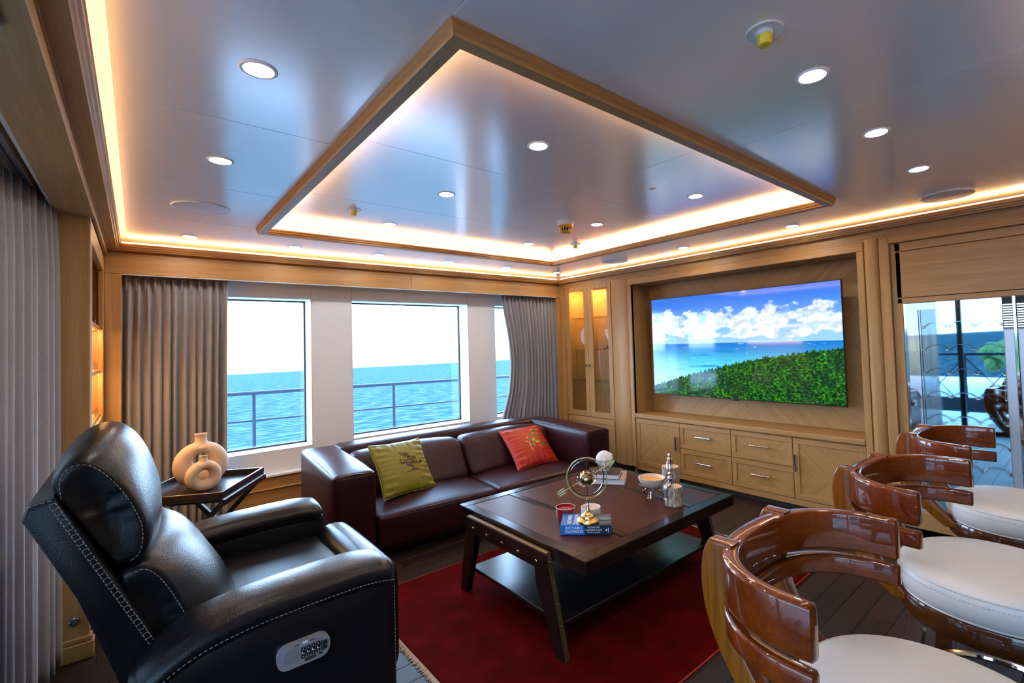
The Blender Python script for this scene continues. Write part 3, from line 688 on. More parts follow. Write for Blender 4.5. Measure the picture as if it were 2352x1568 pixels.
obj('footrest', MB().cushion((.685, 2.155, .325), (.15, .655, .43), .06, (.02,0,.01), 10), black_leather, rc, smooth=True, W=True, angle=80)
obj('base', MB().rbox(.02, .62, 1.72, 2.58, .02, .12, .01, 1), simple('recliner_base', (.01,.01,.01), .6), rc, W=True)
# back shell
slab = [(-.218,.952),(-.208,.984),(-.162,1.000),(-.10,.875),(.048,.545),(.06,.42),(-.02,.40),(-.035,.48),(-.12,.73)]
rings = []
for y, k_ in ((1.782,.90),(1.788,.97),(1.80,1.0),(2.155,1.0),(2.51,1.0),(2.522,.97),(2.528,.90)):
    c_ = Vector((-.09, .71)); rings.append([Vector((c_.x+(p[0]-c_.x)*(k_ if k_ == 1 else k_), y, c_.y+(p[1]-c_.y)*(.5+.5*k_))) for p in slab])
bs = obj('back_shell', MB().loft(rings), black_leather, rc, smooth=True, W=True, angle=35)
for yv in (1.781, 2.529):
    st = MB()
    e0 = [Vector((lerp(-.158, .040, i/60), yv, lerp(.985, .548, i/60))) for i in range(61)]
    d_ = Vector((-.9, 0, -.43))*.012
    stitches(st, e0); stitches(st, [p+d_ for p in e0])
    for p in e0[::2]: st.tube([p, p+d_], .0009, 4)
    stitches(st, [Vector((-.210, yv, .972)), Vector((-.205, yv, .985)), Vector((-.160, yv, .992))])
    obj('edge_lacing', st, stitch_m, bs, W=True)
def soft_stack(name, A, B, ys, mt, parent, n=48, wrk=0):
    """cushion across y: outline A at the flat sides, B at the crown"""
    a = resample([Vector((p[0], 0, p[1])) for p in A], n); b = resample([Vector((p[0], 0, p[1])) for p in B], n)
    rings = []
    for y, w, k_ in ys:
        q = [pa.lerp(pb, w) for pa, pb in zip(a, b)]; c_ = sum(q, Vector())/n
        rg = [Vector((c_.x+(p.x-c_.x)*k_, y, c_.z+(p.z-c_.z)*k_)) for p in q]
        if wrk and k_ < .97:
            sg = 1 if y < 2.155 else -1
            for p in rg:
                al = p.z*.905-p.x*.424; p.y += sg*wrk*(math.sin(150*al+9*p.x)+.6*math.sin(88*al+4))*math.sin(math.pi*min(1, k_))*.9
        rings.append(rg)
    return obj(name, MB().loft(rings), mt, parent, smooth=True, W=True, angle=80)
YS = [(1.826,0,.08),(1.824,0,.25),(1.821,0,.42),(1.817,0,.58),(1.814,0,.72),(1.812,0,.84),(1.813,0,.94),(1.822,.05,1.0),(1.86,.32,1.0),(1.93,.66,1.0),(2.02,.9,1.0),(2.155,1,1.0),(2.29,.9,1.0),(2.38,.66,1.0),(2.45,.32,1.0),(2.488,.05,1.0),(2.497,0,.94),(2.498,0,.84),(2.496,0,.72),(2.493,0,.58),(2.489,0,.42),(2.486,0,.25),(2.484,0,.08)]
hA = [(-.165,1.005),(-.157,1.045),(-.132,1.078),(-.088,1.068),(-.030,.998),(.010,.905),(.022,.850),(.014,.795),(-.015,.772),(-.05,.790),(-.10,.88)]
hB = [(-.175,1.02),(-.155,1.085),(-.098,1.130),(-.040,1.128),(.008,1.075),(.043,.985),(.060,.895),(.054,.800),(.010,.770),(-.05,.790),(-.11,.89)]
hd = soft_stack('headrest', hA, hB, YS, black_leather, rc, wrk=.0022)
st = MB()
for yv in (1.8115, 2.4985):
    arc = resample([Vector((x, yv, z)) for x, z in ((-.150,.985),(-.152,1.035),(-.128,1.066),(-.088,1.055),(-.038,.990),(.000,.905),(.010,.850),(.002,.800),(-.025,.782))], 80, False); stitches(st, arc)
obj('stitching', st, stitch_m, hd, W=True)
lA = [(-.040,.742),(-.016,.762),(.020,.766),(.058,.722),(.095,.645),(.122,.570),(.135,.47),(.09,.42),(.04,.50),(0,.62)]
lB = [(-.04,.775),(.02,.800),(.085,.795),(.140,.752),(.205,.650),(.255,.540),(.272,.45),(.2,.405),(.05,.48),(0,.62)]
lu = soft_stack('lumbar_cushion', lA, lB, YS, black_leather, rc, wrk=.0015)
st = MB(); yv = 1.8115
stitches(st, resample([Vector((x, yv, z)) for x, z in ((-.020,.748),(.016,.752),(.050,.712),(.085,.640),(.112,.565),(.12,.50))], 50, False))
for yv, w in ((1.90, .55), (1.97, .8)):
    fr2 = resample([Vector((lerp(pa[0], pb[0], w)+.004, yv, lerp(pa[1], pb[1], w)+.003)) for pa, pb in zip(lA[2:7], lB[2:7])], 50, False)
    stitches(st, [Vector((p.x, 2*2.155-p.y, p.z)) for p in fr2], .006, .006, .0009)
obj('stitching', st, stitch_m, lu, W=True)
# control panel
silver = simple('satin_silver_plastic', (.42,.40,.42), .32, .5)
def cap_xz(cx, cz, w, h, r, y0, y1, n=6, shear=0.0):
    pts = []
    for (sx_, sz_, a0) in ((1,1,0),(-1,1,90),(-1,-1,180),(1,-1,270)):
        for i in range(n+1):
            a_ = R(a0+90*i/n); pts.append((cx+sx_*(w/2-r)+r*math.cos(a_), cz+sz_*(h/2-r)+r*math.sin(a_)))
    return MB().prism(pts, lambda a, b, q: (a, q, b), y0, y1)
PY = 1.619
cpn = obj('control_panel', cap_xz(.370, .458, .142, .068, .028, PY-.006, PY+.016), silver, rc, W=True)
obj('bezel', cap_xz(.372, .460, .118, .040, .019, PY-.0075, PY-.005), simple('silver_inner', (.34,.33,.35), .35, .5), cpn, W=True)
sym = simple('white_print', (.75,.75,.75), .5); bbt = simple('button_black', (.012,.012,.016), .3)
for i in range(4):
    bx = .366+i*.0135
    bt = obj('button', cap_xz(bx, .4595, .011, .032, .005, PY-.010, PY-.006), bbt, cpn, W=True)
    zc = .4595; mb = MB()
    for s in (-1, 1):
        mb.prism([(bx-.002, zc+s*.010), (bx+.002, zc+s*.010), (bx, zc+s*.0125)], lambda a, b, q: (a, q, b), PY-.0104, PY-.010)
    mb.prism([(bx-.003, zc-.003), (bx+.003, zc-.003), (bx+.003, zc-.0015), (bx-.001, zc-.0015), (bx-.0025, zc+.005), (bx-.004, zc+.005)], lambda a, b, q: (a, q, b), PY-.0104, PY-.010)
    obj('button_symbol', mb, sym, bt, W=True)
for bx, bz, w, h in ((.4185,.4655,.008,.013), (.4195,.4505,.008,.013), (.4275,.459,.009,.026)):
    bt = obj('button', cap_xz(bx, bz, w, h, .0035, PY-.010, PY-.006), bbt, cpn, W=True)
    obj('button_symbol', cap_xz(bx, bz, .002, .002, .0009, PY-.0104, PY-.010), sym, bt, W=True)
obj('latch', cap_xz(.385, .4365, .032, .009, .0044, PY-.0078, PY-.005), chrome, cpn, W=True)
obj('port', cap_xz(.414, .4375, .010, .005, .001, PY-.0078, PY-.005), bbt, cpn, W=True)
for bx, w in ((.350,.014),(.372,.013),(.392,.014)): obj('mark', cap_xz(bx, .4865, w, .003 if w != .013 else .006, .001, PY-.0072, PY-.005), sym if w == .013 else chrome, cpn, W=True)

# ================================================================== sofa
sf = thing('sofa', 'long low plum brown leather sofa with wide box arms', 'sofa', (.87, 3.085, 0), R(-4))
SL, SD, SH = 2.26, 1.10, .588
obj('base', MB().rbox(.05, SL-.05, .06, SD-.04, .035, .14, .01, 1), plum_leather, sf)
for i, x0 in enumerate((0, SL-.255)):
    a_ = obj('arm', MB().cushion((x0+.1275, SD/2, .035+(SH-.035)/2), (.255, SD, SH-.035), .035, (.012,.006,.022), 10), plum_leather, sf, smooth=True, angle=70)
    mb = MB()
    for xx in (x0+.012, x0+.243): mb.tube([(xx, .012, SH-.014), (xx, .25, SH-.006), (xx, .6, SH-.003), (xx, SD-.02, SH-.012)], .0042, 6)
    mb.tube([(x0+.012, .010, SH-.016), (x0+.1275, .004, SH-.004), (x0+.243, .010, SH-.016)], .0042, 6)
    for xx in (x0+.012, x0+.243): mb.tube([(xx, .010, SH-.016), (xx, .006, .3), (xx, .010, .06)], .0035, 6)
    obj('seam', mb, plum_leather, a_, smooth=True)
    obj('stitching', stitches(MB(), [(x0+.026, .02+i_*.03, SH+.001+.012*math.sin(math.pi*(i_/35))) for i_ in range(36)], .007, .006, .0009), plum_stitch, a_)
bkr = obj('backrest', MB().cushion((SL/2, SD-.13, .317), (SL-.44, .25, .572), .05, (0,.006,.018), 14), plum_leather, sf, smooth=True, angle=70)
obj('seam', MB().tube([(.26, SD-.235, .578), (SL/2, SD-.24, .594), (SL-.26, SD-.235, .578)], .004, 6), plum_leather, bkr, smooth=True)
for i in range(2):
    w = (SL-.51)/2; x0 = .255+i*w
    s_ = obj('seat_cushion', MB().cushion((x0+w/2, .385, .185), (w-.006, .77, .215), .032, (.004,.012,.026), 12), plum_leather, sf, smooth=True, angle=75)
    obj('stitching', stitches(MB(), [(lerp(x0+.03, x0+w-.03, k_/40), -.001-.012*math.sin(math.pi*k_/40), .276) for k_ in range(41)], .007, .006, .0009), plum_stitch, s_)
    obj('seam', MB().tube([(x0+.02, .012, .279), (x0+w/2, -.006, .288), (x0+w-.02, .012, .279)], .0035, 6), plum_leather, s_, smooth=True)
    def lean(q, w=w):
        sag = .012*math.sin(9*q.x)*(q.z/.15)
        return Vector((q.x, q.y+q.z*.72+sag, q.z+.010*(1-(2*q.x/w)**2)*max(0, q.z/.15)))
    c_ = obj('back_cushion', MB().cushion((x0+w/2, .605, .432), (w-.015, .165, .29), .05, (.006,.026,.012), 12, fn=lean), plum_leather, sf, smooth=True, angle=80)
    obj('stitching', stitches(MB(), [(x0+w*.62, .605-.0825-.022+(z-.445)*.72+.02*abs(z-.445), z) for z in [lerp(.33, .57, k_/20) for k_ in range(21)]], .006, .006, .0009), plum_stitch, c_)
for xx in (.06, SL-.12):
    for yy in (.05, SD-.12): obj('foot', MB().rbox(xx, xx+.06, yy, yy+.06, 0, .04, .003, 1), dark_metal, sf)

# ================================================================== throw pillows
def pillow(name, label, BL, BR, TL, TR, thick, mt, pipe, art):
    BL, BR, TL, TR = (Vector(p) for p in (BL, BR, TL, TR)); c_ = (BL+BR+TL+TR)/4
    ex = ((BR-BL)+(TR-TL))/4; ey = ((TL-BL)+(TR-BR))/4; nz = ex.cross(ey).normalized()
    if nz.y > 0: nz = -nz
    t = thing(name, label, 'pillow', c_-ey*1.0)
    def P(u, v, s):
        pin = .075; x = u*(1-pin*(1-v*v)**1.2); y = v*(1-pin*(1-u*u)**1.2)
        h = thick*(max(0, 1-u**2)*max(0, 1-v**2))**.42
        wr_ = .016*(math.sin(31*v+3*u+2*math.sin(5*v))*max(0, abs(u)-.40)+math.sin(27*u+2*v+2*math.sin(6*u))*max(0, abs(v)-.5)*.8)*(1-max(abs(u), abs(v))**8)
        return c_+ex*x+ey*y+nz*(s*h+wr_*s)
    mb = MB()
    for s in (1, -1): mb.grid(lambda a, b, s=s: P(math.sin(math.pi*(a-.5)), math.sin(math.pi*(b-.5)), s), 54, 54)
    bm_ = obj('cover', mb, mt, t, smooth=True, W=True, angle=180)
    bm = bmesh.new(); bm.from_mesh(bm_.data); bmesh.ops.remove_doubles(bm, verts=bm.verts, dist=1e-4); bmesh.ops.recalc_face_normals(bm, faces=bm.faces); bm.to_mesh(bm_.data); bm.free()
    loop = [P(-1+2*i/24, -1, 0) for i in range(24)]+[P(1, -1+2*i/24, 0) for i in range(24)]+[P(1-2*i/24, 1, 0) for i in range(24)]+[P(-1, 1-2*i/24, 0) for i in range(24)]
    obj('piping', MB().tube(loop, .0042, 6, closed=True), pipe, t, smooth=True, W=True)
    art(t, lambda u, v, o=.0012: P(u, v, 1)+nz*o, nz)
    return t
silk_g = simple('olive_silk', (.17,.150,.006), .45, bump=dict(scale=120, strength=.12, stretch=(1,6,1)), spec=.35); silk_r = simple('red_silk', (.34,.013,.003), .45, bump=dict(scale=120, strength=.12, stretch=(1,6,1)), spec=.35)
thread_br = simple('brown_embroidery', (.045,.014,.012), .6); thread_ye = simple('yellow_embroidery', (.62,.36,.03), .6)
thread_gr = simple('green_embroidery', (.02,.14,.03), .6); thread_lg = simple('light_green_embroidery', (.22,.34,.05), .6); thread_or = simple('orange_embroidery', (.80,.28,.02), .6); thread_cr = simple('cream_embroidery', (.75,.62,.45), .6)
def ribbon(P, pts, wid, n=6):
    """flat raised stitching following a path on the cloth"""
    sp_ = spline([Vector((p[0], p[1], 0)) for p in pts], n); ws = wid if isinstance(wid, list) else [wid, wid]
    mb = MB(); v = []; N2 = len(sp_)
    for i, p in enumerate(sp_):
        d_ = (sp_[min(i+1, N2-1)]-sp_[max(i-1, 0)]).normalized(); q = Vector((-d_.y, d_.x, 0))*lerp(ws[0], ws[-1], i/(N2-1))
        v += [P(p.x+q.x, p.y+q.y, .0012), P(p.x, p.y, .0026), P(p.x-q.x, p.y-q.y, .0012)]
    mb.add(v, [f_ for i in range(N2-1) for f_ in ((3*i, 3*i+1, 3*i+4, 3*i+3), (3*i+1, 3*i+2, 3*i+5, 3*i+4))]); return mb
def merge(mbs):
    r_ = MB()
    for m_ in mbs: r_.add(m_.v, m_.f)
    return r_
def blob(P, u, v, ru, rv, rot=0, n=10):
    c_, s_ = math.cos(rot), math.sin(rot); pts = [P(u, v, .003)]+[P(u+ru*math.cos(a_)*c_-rv*math.sin(a_)*s_, v+ru*math.cos(a_)*s_+rv*math.sin(a_)*c_, .0012) for a_ in [2*math.pi*i/n for i in range(n)]]
    return MB().add(pts, [(0, i+1, (i+1) % n+1) for i in range(n)])
def aff(cx, cy, ax, ay, bx, by):
    D = ax*by-ay*bx
    return lambda x, y: (((x-cx)*by-(y-cy)*bx)/D, (ax*(y-cy)-ay*(x-cx))/D)
def bonsai(t, P, nz):
    Q = aff(746,789,559,-111,-169,-556)
    pth = lambda L: [Q(*p) for p in L]
    tr = [ribbon(P, pth([(915,935),(900,890),(860,845),(800,860),(760,830),(750,770),(770,720),(830,715),(890,725)]), [.05,.028]),
          ribbon(P, pth([(890,725),(950,750),(1000,775),(1075,795)]), [.022,.010]), ribbon(P, pth([(790,715),(780,680),(715,665),(710,625),(690,600)]), [.016,.008]),
          ribbon(P, pth([(745,765),(700,785),(670,815),(620,815)]), [.014,.008]), ribbon(P, pth([(815,850),(830,810),(890,800),(930,770)]), [.014,.008]),
          ribbon(P, pth([(745,1005),(830,975),(930,945),(1010,925),(1075,915)]), [.008,.02]), ribbon(P, pth([(870,950),(940,930),(1020,915),(1060,925)]), [.04,.02])]
    obj('embroidered_tree', merge(tr), thread_br, t, W=True)
    rr = random.Random(4); lv, ye = [], []
    for (x, y, w, h) in ((670,570,95,45),(740,590,60,40),(915,660,60,45),(650,765,85,55),(1045,745,75,35),(820,785,60,30),(915,775,50,30),(810,640,40,25)):
        for _ in range(34):
            u, v = Q(x+rr.uniform(-w, w)*.8, y+rr.uniform(-h, h)*.8); a_ = rr.uniform(0, 3.14)
            lv.append(ribbon(P, [(u-.03*math.cos(a_), v-.02*math.sin(a_)), (u+.03*math.cos(a_), v+.02*math.sin(a_))], [.008,.004], 2))
        for _ in range(4):
            u, v = Q(x+rr.uniform(-w, w)*.6, y+rr.uniform(-h, h)*.6); ye.append(blob(P, u, v, .022, .015))
    obj('embroidered_leaves', merge(lv), thread_br, t, W=True); obj('embroidered_blossom', merge(ye), thread_ye, t, W=True)
def parrots(t, P, nz):
    Q = aff(1002,807,547,-127,-312,-512)
    g, lg, orr, cr_ = [], [], [], []
    for (x, y, rx, ry, a_) in ((1095,465,.11,.06,-38),(985,590,.11,.075,15),(930,745,.10,.07,-48),(1390,825,.11,.09,-20),(1020,890,.035,.12,20),(1150,660,.05,.13,25)):
        u, v = Q(x, y); g.append(blob(P, u, v, rx, ry, R(a_)))
    for (x, y, rx, ry, a_) in ((1060,760,.085,.10,0),(1220,800,.09,.08,-30),(1200,530,.03,.13,38),(1085,900,.03,.10,15)):
        u, v = Q(x, y); lg.append(blob(P, u, v, rx, ry, R(a_)))
    for (x, y) in ((990,420),(1035,545),(870,700),(1165,820)):
        u, v = Q(x, y); orr.append(blob(P, u, v, .045, .042))
    cr_.append(ribbon(P, [Q(*p) for p in ((815,805),(900,830),(950,850),(990,930),(1040,1010),(1095,1075))], [.010,.012]))
    cr_.append(ribbon(P, [Q(*p) for p in ((1230,905),(1270,930),(1325,945))], [.008,.006]))
    rr = random.Random(2)
    for _ in range(22):
        cxy = rr.choice(((1180,440),(1130,560),(1170,950),(940,420),(1090,700),(1290,860))); u, v = Q(cxy[0]+rr.uniform(-60, 60), cxy[1]+rr.uniform(-50, 50)); cr_.append(blob(P, u, v, .012, .012, 0, 6))
    for nm, L, mt in (('embroidered_bird', g, thread_gr), ('embroidered_wing', lg, thread_lg), ('embroidered_head', orr, thread_or)):
        for q in L: obj(nm, q, mt, t, W=True)
    obj('embroidered_twigs', merge(cr_), thread_cr, t, W=True)
pillow('throw_pillow', 'olive green silk throw pillow embroidered with a dark bonsai tree', (1.262,3.300,.312), (1.664,3.345,.312), (1.235,3.545,.655), (1.675,3.640,.628), .062, silk_g, simple('olive_piping', (.20,.19,.02), .5), bonsai)
pillow('throw_pillow', 'red silk throw pillow embroidered with green birds', (2.338,3.225,.312), (2.800,3.262,.312), (2.392,3.590,.588), (2.876,3.640,.575), .060, silk_r, simple('red_piping', (.35,.03,.02), .5), parrots)
# ================================================================== side table and vases
tb = thing('side_table', 'dark wood butler tray table on crossed folding legs', 'side table', (.283, 3.678, 0), R(59.7))
tm = simple('dark_mahogany', (.020,.008,.007), .28, coat=.3)
A2, B2 = .284, .245
obj('tray_bottom', MB().box(-A2, A2, -B2, B2, .530, .540), tm, tb)
for (x0, x1, y0, y1) in ((-A2, A2, -B2, -B2+.012), (-A2, A2, B2-.012, B2), (-A2, -A2+.012, -B2+.012, B2-.012), (A2-.012, A2, -B2+.012, B2-.012)): obj('tray_side', MB().rbox(x0, x1, y0, y1, .540, .576, .002, 1), tm, tb)
for (x0, x1, y0, y1) in ((-A2+.01, A2+.012, -B2-.008, -B2+.02), (-A2+.01, A2+.012, B2-.02, B2+.008)): obj('stand_rail', MB().rbox(x0, x1, y0, y1, .495, .530, .002, 1), tm, tb)
for sx_ in (-1, 1):
    for s in (-1, 1):
        x = sx_*(A2-.045)+s*.012
        obj('leg', MB().prism([(s*(-B2+.005), .50), (s*(-B2+.04), .50), (s*(B2-.005), 0), (s*(B2-.04), 0)], lambda a, b, q: (q, a, b), x-.011, x+.011), tm, tb)
obj('webbing', MB().box(-.2, -.14, -B2+.01, B2-.01, .497, .499), simple('web_strap', (.3,.3,.32), .8), tb)
cer = simple('matt_sand_ceramic', (.68,.50,.36), .75, bump=dict(scale=500, strength=.08))
def ring_vase(label, loc, rz, Ro, Rh, off, th, neck_r, H):
    t = thing('ring_vase', label, 'vase', loc, rz, 'ring vases on the tray'); n_ = 44; m2 = 18; rings = []
    for i in range(n_):
        a_ = 2*math.pi*i/n_; d_ = Vector((math.cos(a_), 0, math.sin(a_)))
        o_ = d_*Ro; h_ = Vector((0,0,off))+d_*Rh; c_ = (o_+h_)/2; hl = (o_-h_).length/2; u = (o_-h_).normalized()
        rings.append([c_+u*hl*math.cos(b_)+Vector((0,1,0))*th*math.sin(b_)*(.75+.25*hl/(Ro*.5)) for b_ in [2*math.pi*k_/m2 for k_ in range(m2)]])
    flat = -Ro*.93
    for r_ in rings:
        for p in r_: p.z = max(p.z, flat)-flat
    obj('body', MB().loft(rings, False, True), cer, t, smooth=True, angle=60)
    z0 = Ro*.90-flat
    prof = [(neck_r*1.9, z0-.02), (neck_r*1.35, z0+.002), (neck_r, z0+.018), (neck_r*.98, H-.006), (neck_r*1.12, H), (neck_r*.86, H), (neck_r*.8, H-.02)]
    obj('neck', MB().lathe(prof, n=24), cer, t, smooth=True, angle=60)
    obj('mouth', MB().lathe([(neck_r*.8, H-.021), (.001, H-.0205)], n=20), simple('vase_dark', (.1,.07,.05), .9), t)
ring_vase('large round sand ceramic ring vase behind its small twin', (.292, 3.735, .541), R(-2), .140, .040, .028, .060, .030, .318)
ring_vase('small round sand ceramic ring vase on the tray table', (.292, 3.585, .541), R(14), .092, .029, .006, .040, .019, .206)

# ================================================================== rug
rug = thing('area_rug', 'deep red wool rug with pale fringes under the coffee table', 'rug', (1.94, 1.94, 0))
rm_, t, b = newmat('red_wool'); setp(b, rough=.95, spec=.05)
nz, mp, bp = noise_bump(t, b, 420, .6, .004, 3)
tc_ = t.nodes.new('ShaderNodeTexCoord'); n2 = t.nodes.new('ShaderNodeTexNoise'); n2.inputs['Scale'].default_value = 7; n2.inputs['Detail'].default_value = 6
r_ = ramp(t, [(.3, (.045,.0005,.0005)), (.55, (.075,.0009,.0008)), (.75, (.11,.002,.0015))]); t.links.new(tc_.outputs['Object'], n2.inputs['Vector']); t.links.new(n2.outputs[0], r_.inputs[0]); t.links.new(r_.outputs[0], b.inputs['Base Color'])
RX0, RX1, RY0, RY1 = .905, 2.985, 1.165, 2.715
obj('pile', MB().rbox(RX0, RX1, RY0, RY1, .0005, .011, .004, 1), rm_, rug, W=True)
simple('red_binding', (.30,.008,.004), .8)
for y0, y1 in ((RY0-.006, RY0+.004), (RY1-.004, RY1+.006)): obj('binding', MB().rbox(RX0, RX1, y0, y1, .0005, .009, .003, 1), MATS['red_binding'], rug, W=True)
cream = simple('cream_fringe', (.62,.50,.40), .9)
rr = random.Random(11)
for x, s in ((RX0, -1), (RX1, 1)):
    mb = MB(); y = RY0
    while y < RY1:
        l_ = rr.uniform(.018, .032); dy = rr.uniform(-.006, .006)
        mb.tube([(x-s*.004, y, .006), (x+s*l_*.5, y+dy*.3, .005), (x+s*l_, y+dy, .002)], [.0024,.0022,.0012], 4); y += .0052
    tag(obj('fringe', mb, cream, rug, W=True), kind='stuff')

# ================================================================== coffee table
ct = thing('coffee_table', 'large dark brown coffee table with leather inset top and studded legs', 'coffee table', (1.97, 1.967, .011))
X0, X1, Y0, Y1, ZT = 1.375, 2.565, 1.452, 2.482, .450
core = obj('table_top', MB().rbox(X0+.004, X1-.004, Y0+.004, Y1-.004, ZT-.060, ZT-.006, .002, 1), espresso, ct, W=True)
bars = [(X0, X1, Y0, Y0+.062, espresso), (X0, X1, Y1-.062, Y1, espresso), (X0, X0+.055, Y0+.062, Y1-.062, espressoY), (X1-.055, X1, Y0+.062, Y1-.062, espressoY), (X0+.300, X0+.345, Y0+.062, Y1-.062, espressoY), (X1-.345, X1-.300, Y0+.062, Y1-.062, espressoY)]
for x0, x1, y0, y1, mt in bars: obj('top_board', MB().rbox(x0, x1, y0, y1, ZT-.06 if (y0 in (Y0,) or y1 == Y1 or x0 == X0 or x1 == X1) else ZT-.02, ZT, .003, 1), mt, core, W=True)
for x0, x1 in ((X0+.055, X0+.300), (X0+.345, X1-.345), (X1-.300, X1-.055)): obj('leather_inset', MB().rbox(x0+.002, x1-.002, Y0+.064, Y1-.064, ZT-.012, ZT-.002, .002, 1), brown_hide, core, W=True)
for side, xc in ((-1, X0-.020), (1, X1+.020)):
    x0, x1 = xc-.018, xc+.018
    PXZ = lambda a, b, q: (q, a, b)
    zt_, yb0, yb1 = .425, 1.668, 2.338
    lg = obj('end_frame', MB().prism([(yb0, zt_), (yb1, zt_), (yb1-.012, zt_-.075), (yb0+.07, zt_-.075)], PXZ, x0, x1), espressoY, ct, W=True)
    for s, ya, yf in ((1, yb0, 1.560), (-1, yb1, 2.418)):
        obj('leg', MB().prism([(ya, zt_), (ya+s*.078, zt_-.08), (ya+s*.070, zt_-.14), (yf+s*.055, .011), (yf, .011)], PXZ, x0+.0005, x1-.0005), espressoY, lg, W=True)
        ed = [(ya-s*.001, zt_+.001), (yf-s*.001, .012)]
        obj('brass_edging', MB().prism([(ed[0][0], ed[0][1]), (ed[0][0]-s*.003, ed[0][1]), (ed[1][0]-s*.003, ed[1][1]), (ed[1][0], ed[1][1])], PXZ, x0+.006, x1-.006), simple('aged_brass_strip', (.20,.135,.06), .4, .9) if 'aged_brass_strip' not in MATS else MATS['aged_brass_strip'], lg, W=True)
        mb = MB()
        for k_ in range(5):
            f_ = (k_+.4)/5; mb.sphere((xc, lerp(ed[0][0], ed[1][0], f_)-s*.003, lerp(ed[0][1], ed[1][1], f_)), .0028, 6, 4)
        obj('brass_pins', mb, brass_pale, lg, smooth=True, W=True)
    obj('brass_edging', MB().prism([(yb0, zt_+.0005), (yb1, zt_+.0005), (yb1, zt_+.0035), (yb0, zt_+.0035)], PXZ, x0+.006, x1-.006), MATS['aged_brass_strip'], lg, W=True)
    mb = MB()
    for k_ in range(6): mb.sphere((xc, lerp(yb0+.03, yb1-.02, k_/5), zt_+.0035), .003, 6, 4)
    obj('brass_pins', mb, brass_pale, lg, smooth=True, W=True)
    for k_ in range(5): obj('bolt', MB().lathe([(.0085,0),(.0085,.004),(.005,.007),(.001,.0075)], n=12), brass, lg, smooth=True).matrix_local = Matrix.Translation(Vector((x0 if side < 0 else x1, lerp(1.730, 2.27, k_/4), zt_-.045))-Vector((1.97,1.967,.011))) @ Matrix.Rotation(R(90*side), 4, 'Y')
obj('lower_shelf', MB().rbox(X0+.005, X1-.005, 1.61, 2.37, .118, .138, .002, 1), simple('black_lacquer', (.008,.009,.011), .22, spec=.6), ct, W=True)

# ================================================================== things on the coffee table
ZTT = ZT-.002+.002
def text(name, s, size, mt, parent, M, ext=.0003):
    cu = bpy.data.curves.new(name, 'FONT'); cu.body = s; cu.size = size; cu.extrude = ext; cu.align_x = 'CENTER'; cu.align_y = 'CENTER'
    ob = bpy.data.objects.new(name, cu); COL.objects.link(ob)
    me = bpy.data.meshes.new_from_object(ob.evaluated_get(bpy.context.evaluated_depsgraph_get())); bpy.data.objects.remove(ob); bpy.data.curves.remove(cu)
    me.materials.clear(); me.materials.append(mt)
    o = bpy.data.objects.new(name, me); COL.objects.link(o); o.parent = parent; o.matrix_local = M; return o
paper = simple('book_paper', (.75,.72,.66), .8, bump=dict(scale=40, strength=.3, stretch=(1,1,30)))
bk_ = thing('hardback_book', 'thick blue hardback book with white lettering under the brass armillary', 'book', (1.489, 1.733, ZTT), R(-46))
BW, BD, BH = .240, .150, .045
cblue = simple('bright_blue_jacket', (.004,.16,.52), .25); cnavy = simple('navy_jacket', (.008,.020,.055), .25); wprint = simple('white_lettering', (.85,.85,.85), .4)
obj('pages', MB().box(.004, BW-.004, .004, BD-.003, .003, BH-.003), paper, bk_)
for (x0, x1, mt) in ((0, .112, cblue), (.112, BW, cnavy)):
    obj('jacket', MB().rbox(x0, x1, 0, .004, 0, BH, .001, 1).rbox(x0, x1, .002, BD, BH-.003, BH, .001, 1).rbox(x0, x1, .002, BD, 0, .003, .001, 1), mt, bk_)
SP = lambda x, z: Matrix.Translation((x, -.0003, z)) @ Matrix.Rotation(R(90), 4, 'X')
TP = lambda x, y, a: Matrix.Translation((x, y, BH+.0003)) @ Matrix.Rotation(R(a), 4, 'Z')
for s, sz, M in (('RICHARD', .0185, SP(.062, .0315)), ('DAWKINS', .0185, SP(.063, .0145)), ('BOOKS DO', .0110, SP(.155, .0345)), ('FURNISH A LIFE', .0110, SP(.155, .0225)), ('Reading and Writing Science', .0052, SP(.155, .0125)), ('RICHARD', .026, TP(.040, .075, 90)), ('DAWKINS', .026, TP(.070, .075, 90))):
    text('lettering', s, sz, wprint, bk_, M)
obj('emblem', MB().prism([(.214+.004*math.cos(2*math.pi*i/10), .0225+.0045*math.sin(2*math.pi*i/10)) for i in range(10)], lambda a, b, q: (a, q, b), -.0006, 0).box(.222, .2245, -.0006, 0, .012, .033), wprint, bk_)
tones = [simple('cover_tone_%d' % i, c_, .3) for i, c_ in enumerate(((.05,.16,.26),(.02,.03,.05),(.10,.28,.36),(.16,.10,.10),(.03,.08,.14)))]
for i in range(5): obj('cover_print', MB().box(.122, .235, .025+i*.024, .046+i*.024, BH, BH+.0003), tones[i], bk_)
